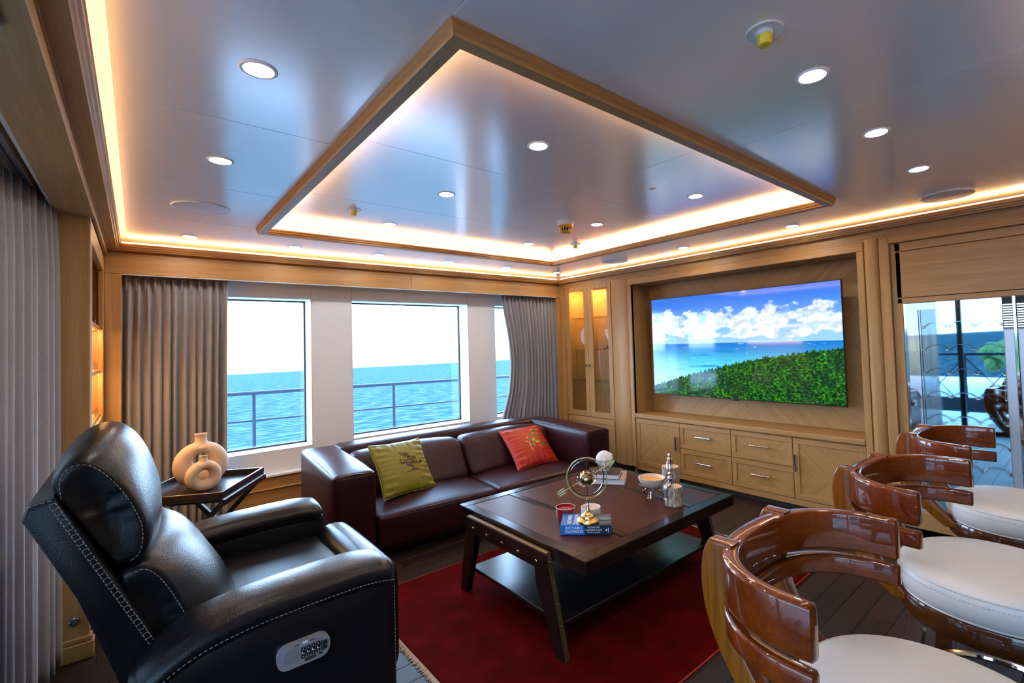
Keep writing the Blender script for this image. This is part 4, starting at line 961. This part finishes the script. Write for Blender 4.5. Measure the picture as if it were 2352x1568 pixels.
# armillary
ar = thing('armillary_sphere', 'brass armillary sphere with arrow standing on the blue book', 'armillary sphere', (1.607, 1.668, ZTT+BH+.0004), R(-46))
obj('base', MB().lathe([(.053,0),(.054,.003),(.054,.012),(.052,.015),(.049,.016),(.046,.021),(.040,.024),(.035,.025),(.034,.029),(.033,.033),(.027,.037),(.018,.043),(.012,.052),(.009,.062),(.0065,.076)], n=36), brass, ar, smooth=True, angle=50)
obj('stem', MB().lathe([(.006,.074),(.0085,.080),(.006,.086),(.006,.106),(.0075,.108),(.004,.112)], n=16), chrome, ar, smooth=True)
zc = .208
obj('fork', MB().prism([(-.010,.112),(.010,.112),(.004,.100),(-.004,.100)], lambda a, b, q: (a, q, b), -.005, .005), brass_pale, ar)
def ring(rad, w, th, tilt=(0,0), n=48):
    rings = []
    M = Matrix.Rotation(tilt[0], 3, 'Z') @ Matrix.Rotation(tilt[1], 3, 'Y')
    for i in range(n):
        a_ = 2*math.pi*i/n; d_ = Vector((math.cos(a_), 0, math.sin(a_)))
        rings.append([M @ (d_*(rad+s*th/2)+Vector((0, q*w/2, 0)))+Vector((0,0,zc)) for s, q in ((1,-1),(1,1),(-1,1),(-1,-1))])
    return MB().loft(rings, False, True)
obj('outer_ring', ring(.0955, .010, .005), brass_pale, ar, smooth=True); obj('inner_ring', ring(.083, .009, .004, (R(12), 0)), simple('gunmetal', (.16,.15,.15), .22, 1), ar, smooth=True)
obj('axis_rod', MB().tube([(0,0,zc-.084), (0,0,zc+.084)], .0028, 10).tube([(-.098,0,zc-.002), (-.083,0,zc-.002)], .003, 8).tube([(.083,0,zc-.006), (.098,0,zc-.006)], .003, 8), MATS['gunmetal'], ar, smooth=True)
gb = MB().sphere((0, 0, zc-.004), .034, 24, 16)
obj('globe', gb, brass, ar, smooth=True)
for tl, rad, nm in ((R(60), .043, 'orbit_band'), (R(35), .049, 'orbit_band')):
    M = Matrix.Rotation(R(-32), 3, 'Y') @ Matrix.Rotation(tl, 3, 'X'); rings = []
    for i in range(40):
        a_ = 2*math.pi*i/40; d_ = Vector((math.cos(a_), 0, math.sin(a_))); rings.append([M @ (d_*(rad+s*.0012)+Vector((0, q*.0035, 0)))+Vector((0,0,zc-.004)) for s, q in ((1,-1),(1,1),(-1,1),(-1,-1))])
    obj(nm, MB().loft(rings, False, True), chrome, ar, smooth=True)
ad = Vector((math.cos(R(31)), -.10, math.sin(R(31)))).normalized(); ap = Vector((ad.z, 0, -ad.x)); c0 = Vector((0,0,zc))
obj('arrow_shaft', MB().tube([c0-ad*.155, c0-ad*.045], .0022, 8).tube([c0+ad*.045, c0+ad*.135], .0022, 8), brass_pale, ar, smooth=True)
def pr(pts): return MB().prism([(p.x, p.z) for p in pts], lambda a, b, q: (a, q-.06*a, b), -.0012, .0012)
hp_ = c0+ad*.165
obj('arrow_head', pr([hp_, c0+ad*.118+ap*.018, c0+ad*.128, c0+ad*.118-ap*.018]), brass_pale, ar)
fm = MB()
for s in (-.011, 0, .011):
    a_ = c0-ad*(.165-abs(s)*.3)+ap*s; b__ = c0-ad*.125+ap*s; m3 = pr([a_-ap*.0035, a_+ap*.0035, b__+ap*.0035, b__-ap*.0035]); fm.add(m3.v, m3.f)
obj('arrow_fletching', fm, brass_pale, ar)
# candles
def candle(label, loc, r, h, jar, wax, waxz, wicks):
    t = thing('jar_candle', label, 'candle', loc, 0)
    obj('jar', MB().lathe([(r*.80,0),(r*.86,.004),(r*.96,h*.3),(r,h*.6),(r,h),(r*.955,h),(r*.955,h*.6),(r*.90,h*.25),(r*.5,.010),(.001,.009)], n=32), jar, t, smooth=True, angle=50)
    obj('wax', MB().lathe([(r*.5,.0105),(r*.89,h*.26),(r*.94,h*.6),(r*.945,waxz),(.001,waxz+.001)], n=28), wax, t, smooth=True, angle=40)
    obj('rim', MB().tube([(r*.978*math.cos(2*math.pi*i/36), r*.978*math.sin(2*math.pi*i/36), h) for i in range(36)], .0012, 6, closed=True), simple('rim_gloss_%d' % len(MATS), (.85,.8,.75), .1), t, smooth=True)
    for i in range(wicks):
        a_ = R(100+360*i/max(1, wicks)); q = (.016*math.cos(a_), .016*math.sin(a_)) if wicks > 1 else (0, 0)
        obj('wick', MB().tube([(q[0], q[1], waxz), (q[0]+.001, q[1], waxz+.008)], .0014, 6), simple('wick_white', (.8,.75,.7), .9) if 'wick_white' not in MATS else MATS['wick_white'], t)
redg = simple('red_glass', (.28,.010,.018), .08, coat=.6); redw = simple('red_wax', (.33,.012,.012), .5)
frost = simple('milk_glass', (.80,.76,.78), .15, coat=.5); cw = simple('cream_wax', (.80,.56,.30), .5)
candle('red glass jar candle with three wicks behind the blue book', (1.642, 1.868, ZTT), .050, .062, redg, redw, .050, 3)
candle('milky glass jar candle behind the armillary base', (1.732, 1.775, ZTT), .050, .062, frost, cw, .044, 1)
# bowl on twig stand
bw = thing('stone_bowl', 'cream stone bowl resting on crossed silver twigs', 'bowl', (2.228, 1.772, ZTT))
stone = simple('travertine', (.66,.55,.46), .55, bump=dict(scale=90, strength=.3), var=.15)
bo = obj('bowl', MB().lathe([(.012,.052),(.03,.053),(.052,.064),(.068,.082),(.0765,.104),(.0775,.110),(.072,.110),(.064,.088),(.046,.070),(.02,.061),(.001,.060)], n=40), stone, bw, smooth=True, angle=60)
obj('contents', MB().lathe([(.0665,.0945),(.03,.0925),(.001,.093)], n=28), simple('amber_stone', (.75,.36,.08), .5), bo, smooth=True)
for a0, a1, zz in ((200, 20, 0), (320, 140, .004), (80, 260, .008)):
    d0 = Vector((math.cos(R(a0)), math.sin(R(a0)), 0)); d1 = Vector((math.cos(R(a1)), math.sin(R(a1)), 0))
    pts = [d0*.078+Vector((0,0,.006)), d0*.04+Vector((.002,.003,.026+zz)), Vector((.003,-.002,.040+zz)), d1*.045+Vector((-.002,.002,.054)), d1*.078+Vector((0,0,.066+zz))]
    sp_ = spline(pts, 5); obj('twig', MB().tube(sp_, [.0062+.0009*math.sin(i*2.1) for i in range(len(sp_))], 8), chrome, bw, smooth=True)
obj('twig', MB().tube(spline([Vector((-.060,-.035,.0058)), Vector((-.045,-.028,.03)), Vector((-.028,-.016,.046))], 4), [.0058]*9, 8), chrome, bw, smooth=True)
# logs with little silver figures
bark, t, b = newmat('pale_petrified_bark'); setp(b, rough=.75, spec=.3)
tc_ = t.nodes.new('ShaderNodeTexCoord'); mp = t.nodes.new('ShaderNodeMapping'); mp.inputs['Scale'].default_value = (150, 150, 26); n1 = t.nodes.new('ShaderNodeTexNoise'); n1.inputs['Scale'].default_value = 1; n1.inputs['Detail'].default_value = 6; n1.inputs['Roughness'].default_value = .65
r_ = ramp(t, [(.36, (.12,.06,.04)), (.50, (.38,.28,.22)), (.62, (.68,.60,.54))]); bp = t.nodes.new('ShaderNodeBump'); bp.inputs['Strength'].default_value = .9; bp.inputs['Distance'].default_value = .004
t.links.new(tc_.outputs['Object'], mp.inputs[0]); t.links.new(mp.outputs[0], n1.inputs['Vector']); t.links.new(n1.outputs[0], r_.inputs[0]); t.links.new(r_.outputs[0], b.inputs['Base Color']); t.links.new(n1.outputs[0], bp.inputs['Height']); t.links.new(bp.outputs[0], b.inputs['Normal'])
cutw = simple('cut_log_face', (.66,.44,.30), .6, var=.12)
def log_sitter(label, loc, r, h, face, lean):
    t = thing('log_ornament', label, 'ornament', loc, R(face), 'petrified log ornaments'); rr = random.Random(int(h*1000)); rings = []
    ph = [rr.uniform(0, 6.28) for _ in range(6)]
    for k_ in range(13):
        z = h*k_/12
        rings.append([Vector(((r*(1+.05*abs(math.sin(8.5*a_+ph[0]+z*16))+.03*math.sin(5*a_+ph[1])+.03*abs(math.sin(14.5*a_+z*40))-.05))*math.cos(a_), (r*(1+.05*abs(math.sin(8.5*a_+ph[0]+z*16))+.03*math.sin(5*a_+ph[1])+.03*abs(math.sin(14.5*a_+z*40))-.05))*math.sin(a_), z)) for a_ in [2*math.pi*i/72 for i in range(72)]])
    lo = obj('log', MB().loft(rings), bark, t, smooth=True, angle=70)
    obj('cut_face', MB().add([Vector((0,0,h+.0006))]+[Vector((p.x*.985, p.y*.985, h+.0005)) for p in rings[-1]], [(0, i+1, (i+1) % 72+1) for i in range(72)]), cutw, lo)
    # silver sitter on the rim facing local +x
    e = r*.72; f = MB()
    f.sphere((e-.012+lean*.3, 0, h+.070), .0105, 14, 10, (1,.9,1.15))
    f.tube(spline([Vector((e-.016, 0, h+.006)), Vector((e-.018+lean*.1, 0, h+.028)), Vector((e-.014+lean*.25, 0, h+.050)), Vector((e-.012+lean*.3, 0, h+.062))], 4), [.0105,.011,.0115,.012,.012,.012,.0125,.012,.0115,.010,.0075,.005,.0045], 10)
    for s in (-1, 1):
        f.tube(spline([Vector((e-.014, s*.006, h+.008)), Vector((e+.012, s*.007, h+.009)), Vector((r+.008, s*.007, h+.002)), Vector((r+.009, s*.006, h-.03)), Vector((r+.007, s*.006, h-.058)), Vector((r+.016, s*.007, h-.064))], 4), [.007]*5+[.006]*6+[.005]*6+[.0045]*4, 8)
        f.tube(spline([Vector((e-.012+lean*.25, s*.011, h+.050)), Vector((e-.022+lean*.1, s*.015, h+.030)), Vector((e-.022 if s > 0 else e+.012, s*.013, h+.006))], 4), [.0045,.0044,.0042,.004,.004,.0036,.0034,.0033,.003], 8)
    obj('figure', f, chrome, t, smooth=True, angle=180)
log_sitter('short pale log ornament with a silver figure leaning forward on its rim', (2.195, 1.600, ZTT), .047, .100, 170, .004)
log_sitter('tall pale log ornament with a small silver figure behind the stone bowl', (2.395, 1.760, ZTT), .049, .142, 205, -.002)
# stacked art books and the white head
def art_book(label, loc, rz, w, d, h, cov, page):
    t = thing('art_book', label, 'book', loc, rz)
    obj('pages', MB().box(-w/2+.003, w/2-.004, -d/2+.003, d/2-.003, .003, h-.003), page, t)
    obj('cover', MB().rbox(-w/2, w/2, -d/2, d/2, h-.003, h, .001, 1).rbox(-w/2, w/2, -d/2, d/2, 0, .003, .001, 1).rbox(-w/2, -w/2+.004, -d/2, d/2, 0, h, .001, 1), cov, t); return t
pg = simple('bright_page_edges', (.80,.80,.84), .7, bump=dict(scale=40, strength=.3, stretch=(1,1,30)))
art_book('large white art book at the bottom of the stack by the white head', (2.285, 2.195, ZTT), R(-53.6), .265, .205, .035, simple('rose_cover', (.45,.27,.23), .4, var=.3), pg)
art_book('dark art book lying on the larger white one', (2.262, 2.185, ZTT+.0352), R(-55), .215, .170, .030, simple('charcoal_cover', (.035,.025,.022), .35, var=.4), pg)
hs = thing('head_sculpture', 'small white abstract head sculpture resting on the stacked art books', 'sculpture', (2.272, 2.188, ZTT+.0654), R(-46))
plaster = simple('white_plaster', (.66,.64,.64), .5)
def headf(a, b):
    th = 2*math.pi*a; ph_ = math.pi*b; x, y, z = math.sin(ph_)*math.cos(th), math.sin(ph_)*math.sin(th), -math.cos(ph_)
    rx, ry, rz_ = .056, .053, .066
    k_ = 1+.05*max(0, z)
    if z < -.1: k_ *= 1-.38*((-z-.1)/.9)**1.1
    front = max(0, -y)
    g_ = lambda cx, cz, sx_, sz_: math.exp(-((x-cx)/sx_)**2-((z-cz)/sz_)**2)
    d_ = 0
    d_ += .34*g_(.03, -.22, .12, .38)*front                       # nose
    d_ -= .34*(g_(-.36, -.05, .22, .15)+g_(.42, -.05, .22, .15))*front  # eye hollows
    d_ += .14*(g_(-.36, -.10, .12, .06)+g_(.42, -.10, .12, .06))*front  # lids
    d_ += .12*g_(0, .22, .7, .12)*front                            # brow
    d_ += .12*g_(.0, -.66, .22, .07)*front; d_ -= .05*g_(0, -.78, .2, .05)*front
    d_ += .16*math.exp(-((x-.75)/.14)**2)*max(0, z+.5)             # hood edge
    k_ += d_
    return Vector((rx*x*k_, ry*y*k_, .0615+rz_*z*(1 if z > 0 else .92)))
obj('head', MB().grid(headf, 48, 40, wrapu=True), plaster, hs, smooth=True, angle=180)
obj('neck', MB().lathe([(.030,0),(.028,.008),(.022,.02),(.022,.03)], (0,.01,0), 20), plaster, hs, smooth=True)

# ================================================================== bar stools
def horseshoe(a, b, y0, z0, z1, th, n=30, roundness=.3, pad=0):
    """U-shaped board open towards -y, as a lofted rounded section"""
    mb = MB(); rings = []; path = []
    for i in range(n+1):
        a_ = math.pi*i/n; path.append(Vector((a*math.copysign(abs(math.cos(a_))**.80, math.cos(a_)), y0+b*math.sin(a_)**.86, 0)))
    path = [Vector((path[0].x, y0-.020, 0)), Vector((path[0].x, y0-.016, 0))]+path+[Vector((path[-1].x, y0-.016, 0)), Vector((path[-1].x, y0-.020, 0))]
    N2 = len(path)
    for i, p in enumerate(path):
        t_ = (path[min(i+1, N2-1)]-path[max(i-1, 0)]).normalized(); nn = Vector((t_.y, -t_.x, 0))
        k_ = 1.0 if 1 < i < N2-2 else (.93 if 0 < i < N2-1 else .55); mid = (z0+z1)/2; hz = (z1-z0)/2*(1 if k_ == 1 else .985 if k_ > .9 else .90); r = .008; h = th/2*k_
        thick = h*(1+.35*math.sin(math.pi*i/(N2-1))**4)
        sec = []
        for (sx_, sz_, a0) in ((1,1,0),(-1,1,90),(-1,-1,180),(1,-1,270)):
            for q in range(4):
                aa = R(a0+30*q); sec.append((sx_*(thick-r)+r*math.cos(aa), sz_*(hz-r)+r*math.sin(aa)))
        rings.append([p+nn*u+Vector((0,0,mid+v)) for u, v in sec])
    return mb.loft(rings)
def make_stool(label, loc, rz):
    s = thing('bar_stool', label, 'bar stool', loc, rz, 'varnished bar stools')
    A_, B_, Y_ = .262, .215, .115
    obj('backrest', horseshoe(A_, B_, Y_, .805, .900, .030), teak, s, smooth=True, angle=50)
    obj('lower_rail', horseshoe(A_+.002, B_, Y_, .742, .790, .030), teak, s, smooth=True, angle=50)
    for sg in (-1, 1):
        xp = sg*.135; yb = Y_+.190
        outer = [(yb+.052,.905),(yb+.066,.875),(yb+.074,.82),(yb+.066,.75),(yb+.035,.67),(yb-.02,.59),(yb-.09,.53)]
        inner = [(yb-.15,.535),(yb-.105,.575),(yb-.05,.635),(yb-.012,.70),(yb+.008,.77),(yb+.010,.84),(yb-.005,.905)]
        o1 = [(p.x, p.y) for p in spline([Vector((*p, 0)) for p in outer], 4)]; i1 = [(p.x, p.y) for p in spline([Vector((*p, 0)) for p in inner], 4)]
        poly = o1+i1
        bm = bmesh.new(); v0 = [bm.verts.new((xp-.021, a, b)) for a, b in poly]; v1 = [bm.verts.new((xp+.021, a, b)) for a, b in poly]
        n2 = len(poly); bm.faces.new(v0); bm.faces.new(v1[::-1])
        for i in range(n2): bm.faces.new((v0[i], v0[(i+1) % n2], v1[(i+1) % n2], v1[i]))
        bmesh.ops.recalc_face_normals(bm, faces=bm.faces)
        ee = [e_ for e_ in bm.edges if (e_.verts[0].co.x == e_.verts[1].co.x)]
        bmesh.ops.bevel(bm, geom=ee, offset=.006, segments=3, profile=.5, affect='EDGES'); bm.verts.index_update()
        bm.normal_update(); mb = MB().add([v.co.copy() for v in bm.verts], [[v.index for v in f.verts] for f in bm.faces]); mb.fm = [1 if abs(f.normal.x) > .9 else 0 for f in bm.faces]; bm.free()
        obj('back_post', mb, [teak, teak_raw], s, smooth=True, angle=40)
    # seat frame ring and cushion
    def oval(k_, p): return Vector((.232*k_*math.copysign(abs(math.cos(p))**.92, math.cos(p)), .225*k_*math.copysign(abs(math.sin(p))**.92, math.sin(p)), 0))
    def ovals(prof, n=56): return MB().loft([[oval(k_, 2*math.pi*i/n)+Vector((0,0,z)) for i in range(n)] for k_, z in prof])
    obj('seat_frame', ovals([(.80,.500),(.985,.500),(1.01,.508),(1.02,.530),(1.02,.553),(1.005,.562),(.80,.562)]), teak_leg, s, smooth=True, angle=50)
    cu = obj('seat_cushion', ovals([(.90,.562),(.965,.563),(.995,.570),(1.02,.585),(1.028,.605),(1.018,.625),(1.000,.636),(.985,.641),(.93,.650),(.82,.657),(.60,.664),(.35,.667),(.12,.668),(.01,.668)]), white_leather, s, smooth=True, angle=60)
    obj('piping', MB().tube([oval(.997, 2*math.pi*i/64)+Vector((0,0,.6385)) for i in range(64)], .0028, 6, closed=True).tube([oval(.985, 2*math.pi*i/64)+Vector((0,0,.566)) for i in range(64)], .003, 6, closed=True), white_leather, cu, smooth=True)
    obj('stitching', stitches(MB(), [oval(1.026, 2*math.pi*i/90)+Vector((0,0,.622)) for i in range(91)], .005, .005, .0008), simple('tan_thread', (.35,.28,.24), .8) if 'tan_thread' not in MATS else MATS['tan_thread'], cu)
    for sx_ in (-1, 1):
        for sy_ in (-1, 1):
            p0 = Vector((sx_*.15, sy_*.15, .505)); p1 = Vector((sx_*.215, sy_*.215, .0))
            d_ = [(-1,-1),(1,-1),(1,1),(-1,1)]
            obj('leg', MB().loft([[p0.lerp(p1, q)+Vector((a*lerp(.022,.015,q), b*lerp(.022,.015,q), 0)) for a, b in d_] for q in (0,.5,1)]), teak_leg, s)
    obj('foot_ring', MB().tube([Vector((.205*math.cos(2*math.pi*i/40), .205*math.sin(2*math.pi*i/40), .27)) for i in range(40)], .010, 8, closed=True), chrome, s, smooth=True)
    return s
s1 = make_stool('varnished teak bar stool with white seat, closest to the recliner end of the row', (1.110, .250, 0), R(1))
for lab, loc, rz in (('varnished teak bar stool with white seat, middle one of the three in the row', (1.900, .250, 0), R(-4)), ('varnished teak bar stool with white seat, next to the wine cabinet', (2.690, .262, 0), R(-1))):
    c_ = copy_tree(s1); c_.location = loc; c_.rotation_euler = (0,0,rz); c_['label'] = lab

# ================================================================== ceiling fittings
trim_ring = simple('silver_trim', (.86,.85,.86), .35, 0)
def fix(name, label, cat, x, y, z, group=None): return thing(name, label, cat, (x, y, z), 0, group)
src = {}
def downlight(x, y, z, lab, grp):
    t = fix('downlight', lab, 'ceiling light', x, y, z, grp)
    if not src:
        src['r'] = obj('trim_ring', MB().lathe([(.036,-.0005),(.037,-.0035),(.044,-.004),(.0465,-.002),(.047,0),(.036,.0)], n=32), trim_ring, t, smooth=True).data
        src['d'] = obj('diffuser', MB().lathe([(.0365,-.0012),(.001,-.0018)], n=28), lamp_em, t).data
    else: inst('trim_ring', src['r'], t, (0,0,0)); inst('diffuser', src['d'], t, (0,0,0))
for x, y in ((.25,1.51),(.25,2.33),(.255,3.975),(.88,3.975),(1.505,3.965),(2.14,3.965),(2.795,3.965),(3.47,3.975),(.875,.55),(1.52,.545),(2.15,.55),(2.80,.55),(3.48,1.43),(3.485,2.34)):
    k_ = 0 if y > 3.9 else 1 if y < .6 else 2 if x < .3 else 3
    downlight(x, y, ZC, ['small round downlight in the ceiling row along the sea windows', 'small round downlight in the ceiling row above the bar stools', 'small round downlight between the port cornice and the coffer', 'small round downlight in front of the television wall'][k_], ['window side downlights', 'bar side downlights', 'port side downlights', 'television side downlights'][k_])
for x in (1.26, 2.43):
    for y in (1.535, 2.335, 3.125): downlight(x, y, ZI, 'small round recessed downlight inside the raised coffer', 'coffer downlights')
for x, y, lab in ((.252, 3.145, 'round flush ceiling speaker near the bookcase'), (3.475, .56, 'round flush ceiling speaker near the wine cabinet'), (3.465, 3.11, 'round flush ceiling speaker in front of the glazed cabinet')):
    t = fix('ceiling_speaker', lab, 'speaker', x, y, ZC)
    obj('grille', MB().lathe([(.122,-.001),(.119,-.007),(.112,-.0085),(.001,-.0095)], n=48), MATS['speaker_mesh'] if 'speaker_mesh' in MATS else simple('speaker_mesh', (.62,.62,.66), .5), t, smooth=True); obj('rim', MB().tube([(.1235*math.cos(2*math.pi*i/56), .1235*math.sin(2*math.pi*i/56), -.004) for i in range(56)], .0045, 6, closed=True), trim_ring, t, smooth=True)
for x, y, z, lab in ((1.203, .54, ZC, 'sprinkler head with yellow cap on a white plate outside the coffer'), (.96, 2.92, ZI, 'sprinkler head with yellow cap inside the coffer on the window curtain side'), (2.76, 2.91, ZI, 'sprinkler head with yellow cap inside the coffer beyond the smoke detector')):
    t = fix('sprinkler', lab, 'sprinkler', x, y, z)
    obj('plate', MB().lathe([(.046,0),(.046,-.003),(.043,-.004),(.040,-.001),(.020,-.0006)], n=36), white_plastic, t, smooth=True, angle=50); obj('collar', MB().lathe([(.021,0),(.021,-.010),(.018,-.012)], n=20), white_plastic, t, smooth=True)
    obj('cap', MB().lathe([(.0185,-.010),(.0175,-.034),(.015,-.036),(.001,-.0365)], n=20), yellow_plastic, t, smooth=True, angle=50)
t = fix('smoke_detector', 'white and amber smoke detector hanging inside the coffer', 'smoke detector', 2.18, 2.39, ZI)
obj('base', MB().lathe([(.056,0),(.056,-.028),(.053,-.034),(.001,-.034)], n=32), white_plastic, t, smooth=True, angle=50)
hd_ = obj('head', MB().lathe([(.052,-.034),(.052,-.044),(.044,-.052),(.040,-.052),(.001,-.050)], n=32), amber, t, smooth=True, angle=50)
for k_ in range(14):
    a_ = 2*math.pi*k_/14; obj('cage_rib', MB().tube([(.043*math.cos(a_), .043*math.sin(a_), -.050), (.037*math.cos(a_), .037*math.sin(a_), -.076)], .0028, 5), amber, hd_)
obj('sensor_core', MB().lathe([(.028,-.050),(.026,-.074),(.001,-.074)], n=16), black_rubber, hd_); obj('sensor_cap', MB().lathe([(.040,-.074),(.036,-.082),(.001,-.083)], n=28), amber, hd_, smooth=True, angle=40)
t = fix('motion_sensor', 'tiny round motion sensor inside the coffer', 'sensor', 2.11, 1.60, ZI); obj('lens', MB().lathe([(.018,0),(.017,-.004),(.008,-.006),(.001,-.006)], n=20), white_plastic, t, smooth=True)

# ================================================================== outside
seam_, t, b = newmat('sea_water'); setp(b, rough=.5, spec=0.0)
tc_ = t.nodes.new('ShaderNodeTexCoord'); mp = t.nodes.new('ShaderNodeMapping'); mp.inputs['Scale'].default_value = (.42, 1.05, 1)
n1 = t.nodes.new('ShaderNodeTexNoise'); n1.inputs['Scale'].default_value = 1; n1.inputs['Detail'].default_value = 8; n1.inputs['Roughness'].default_value = .62
r_ = ramp(t, [(.36, (.013,.040,.047)), (.5, (.030,.070,.078)), (.64, (.095,.130,.130))]); bp = t.nodes.new('ShaderNodeBump'); bp.inputs['Strength'].default_value = .6; bp.inputs['Distance'].default_value = .5
t.links.new(tc_.outputs['Object'], mp.inputs[0]); t.links.new(mp.outputs[0], n1.inputs['Vector']); t.links.new(n1.outputs[0], r_.inputs[0]); t.links.new(r_.outputs[0], b.inputs['Base Color']); t.links.new(n1.outputs[0], bp.inputs['Height']); t.links.new(bp.outputs[0], b.inputs['Normal'])
sea_o = obj('sea', MB().add([(-9000,-9000,0),(9000,-9000,0),(9000,9000,0),(-9000,9000,0)], [(0,1,2,3)]), seam_); tag(sea_o, 'rippled blue sea reaching to the horizon', 'sea', kind='stuff')
sea_o.location = (0, 0, -4.5); sea_o.rotation_euler = (R(-2.02), R(.15), 0)
# islands stand on the tilted horizon
isl = simple('haze_painted_island', (.36,.42,.45), .9)  # distance haze is put into the base colour
def island(label, x0, x1, y, hs_):
    t = thing('island', label, 'island', ((x0+x1)/2, y, -4.5-y*math.tan(R(2.02))-(x0+x1)/2*math.tan(R(.15))))
    n_ = 40; mb = MB(); rr = random.Random(int(x1)); L = len(hs_)-1
    def f(a, b):
        k_ = a*L; i = min(int(k_), L-1); h = lerp(hs_[i], hs_[i+1], k_-i)+rr.uniform(-1, 1)*1.2*math.sin(math.pi*a)
        return Vector((lerp(x0, x1, a)-(x0+x1)/2, (b-.5)*600, max(-30, h*math.sin(math.pi*b))-8*(1-math.sin(math.pi*b))))
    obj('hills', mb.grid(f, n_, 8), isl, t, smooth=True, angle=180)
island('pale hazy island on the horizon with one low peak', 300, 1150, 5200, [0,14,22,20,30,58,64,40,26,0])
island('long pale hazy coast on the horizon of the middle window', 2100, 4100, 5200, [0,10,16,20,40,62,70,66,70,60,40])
rl = thing('deck_railing', 'polished steel deck railing outside the sea windows', 'railing', (1.8, 6.2, -.15))
zt2 = lambda x: .912-.016*(x-.7)
for dz, r2 in ((0, .021), (-.30, .011), (-.605, .011)): obj('rail', MB().tube([(-2.2, 6.2, zt2(-2.2)+dz), (6.5, 6.2, zt2(6.5)+dz)], r2, 10), rail_steel, rl, smooth=True, W=True)
for x in (-.61, .952, 2.513, 4.07, 5.63): obj('stanchion', MB().tube([(x, 6.2, -.15), (x, 6.2, zt2(x)-.01)], .017, 10), rail_steel, rl, smooth=True, W=True)
tag(obj('bounce_deck', MB().box(-6, 9, 4.72, 6.35, -.3, -.15), simple('bounce_deck_white', (.85,.85,.84), .6)), 'unseen outside deck added below the sea windows to bounce light', 'deck')  # out of sight; white slab added to bounce daylight up to the ceiling
pd_ = thing('port_deck', 'open port side deck outside the sliding doors', 'deck', (-1.8, .8, -.3)); obj('decking', MB().box(-3.0, -.56, -3, 4.6, -.2, -.05), simple('pale_decking', (.82,.80,.77), .6), pd_, W=True)
tag(obj('shading_overhang', MB().box(-3.4, -.56, -3.2, 4.7, 2.32, 2.5), white_paint), 'white overhang added out of view to shade the port side doors', 'deck')  # unseen overhang added to keep sky light off the port doors
pr_ = thing('port_railing', 'steel railing with crossed wires along the port deck', 'railing', (-2.9, .8, -.05))
obj('rail', MB().tube([(-2.9,-3,.95), (-2.9,4.6,.95)], .022, 8), rail_steel, pr_, smooth=True, W=True)
for y in (-2.6, -1.2, .2, 1.6, 3.0, 4.4): obj('stanchion', MB().tube([(-2.9, y, -.05), (-2.9, y, .95)], .018, 8), rail_steel, pr_, smooth=True, W=True)
for y in (-2.6, -1.9, -1.2, -.5, .2, .9, 1.6, 2.3, 3.0, 3.7):
    for s in (0, 1): obj('cross_wire', MB().tube([(-2.9, y, .0+s*.9), (-2.9, y+.7, .9-s*.9)], .008, 5), rail_steel, pr_, W=True)
tag(obj('quay', MB().box(-60, -30, -40, 50, -6, -4.0), simple('quay_stone', (.55,.53,.5), .8)), 'pale stone quay beyond the port deck', 'quay')
def boat(label, loc, hullc, L=9.0):
    t = thing('motor_boat', label, 'boat', loc, R(90)); rings = []
    for i in range(13):
        s = i/12; w = 1.5*(1-s**3.2)*(.9 if s > .03 else .8); zt3 = 1.5+.7*s*s
        rings.append([Vector((L*(s-.5), a*w*k_, z)) for a, k_, z in ((0,0,-.5), (1,.7,-.1), (1,.95,.7), (1,1,zt3), (-1,1,zt3), (-1,.95,.7), (-1,.7,-.1))])
    obj('hull', MB().loft(rings), hullc, t, smooth=True); wht = MATS['boat_white'] if 'boat_white' in MATS else simple('boat_white', (.85,.86,.87), .3)
    c_ = obj('cabin', MB().rbox(-2.8, 1.6, -1.15, 1.15, 1.5, 2.9, .25, 3), wht, t, smooth=True); obj('cabin_window', MB().rbox(-2.4, 1.3, -1.17, 1.17, 2.1, 2.55, .05, 1), dark_metal, c_); obj('stripe', MB().rbox(-L/2+.1, L*.25, -1.50, 1.50, .75, 1.45, .02, 1), wht, t)
boat('white motor boat with a blue striped hull moored off the port side', (-9.5, 3.2, -2.9), simple('boat_blue', (.02,.20,.46), .3)); boat('grey hulled motor boat moored astern of the blue striped one', (-11.5, -6.5, -2.8), simple('boat_grey', (.22,.26,.30), .3), 11)
leaf = [simple('foliage_%d' % i, c_, .8, var=.4) for i, c_ in enumerate(((.10,.19,.05),(.30,.30,.05),(.05,.22,.15)))]
for i, (x, y, s) in enumerate(((-44,4,2.6),(-45,14,3.0),(-43,-8,2.2),(-46,26,3.2),(-44,-20,2.8))):
    t = thing('quay_tree', ['dark green tree on the quay', 'yellow green tree on the quay', 'blue green tree on the quay'][i % 3]+[' opposite the sliding doors',' beside the first boat',' behind the grey boat',' far up the quay',' far down the quay'][i], 'tree', (x, y, -4.0)); rr = random.Random(i); mb = MB()
    for _ in range(46):
        a_ = rr.uniform(0, 6.28); q = rr.uniform(.2, 1)**.5; mb.sphere((math.cos(a_)*q*s*.8, math.sin(a_)*q*s, 2.0+rr.uniform(0, 1)*s*(1.3-.6*q)), s*rr.uniform(.14, .26), 7, 5)
    obj('crown', mb, leaf[i % 3], t, smooth=True); obj('trunk', MB().tube([(0,0,0), (.1,0,2.6)], [.2,.13], 8), simple('bark_%d' % i, (.12,.08,.05), .9), t)
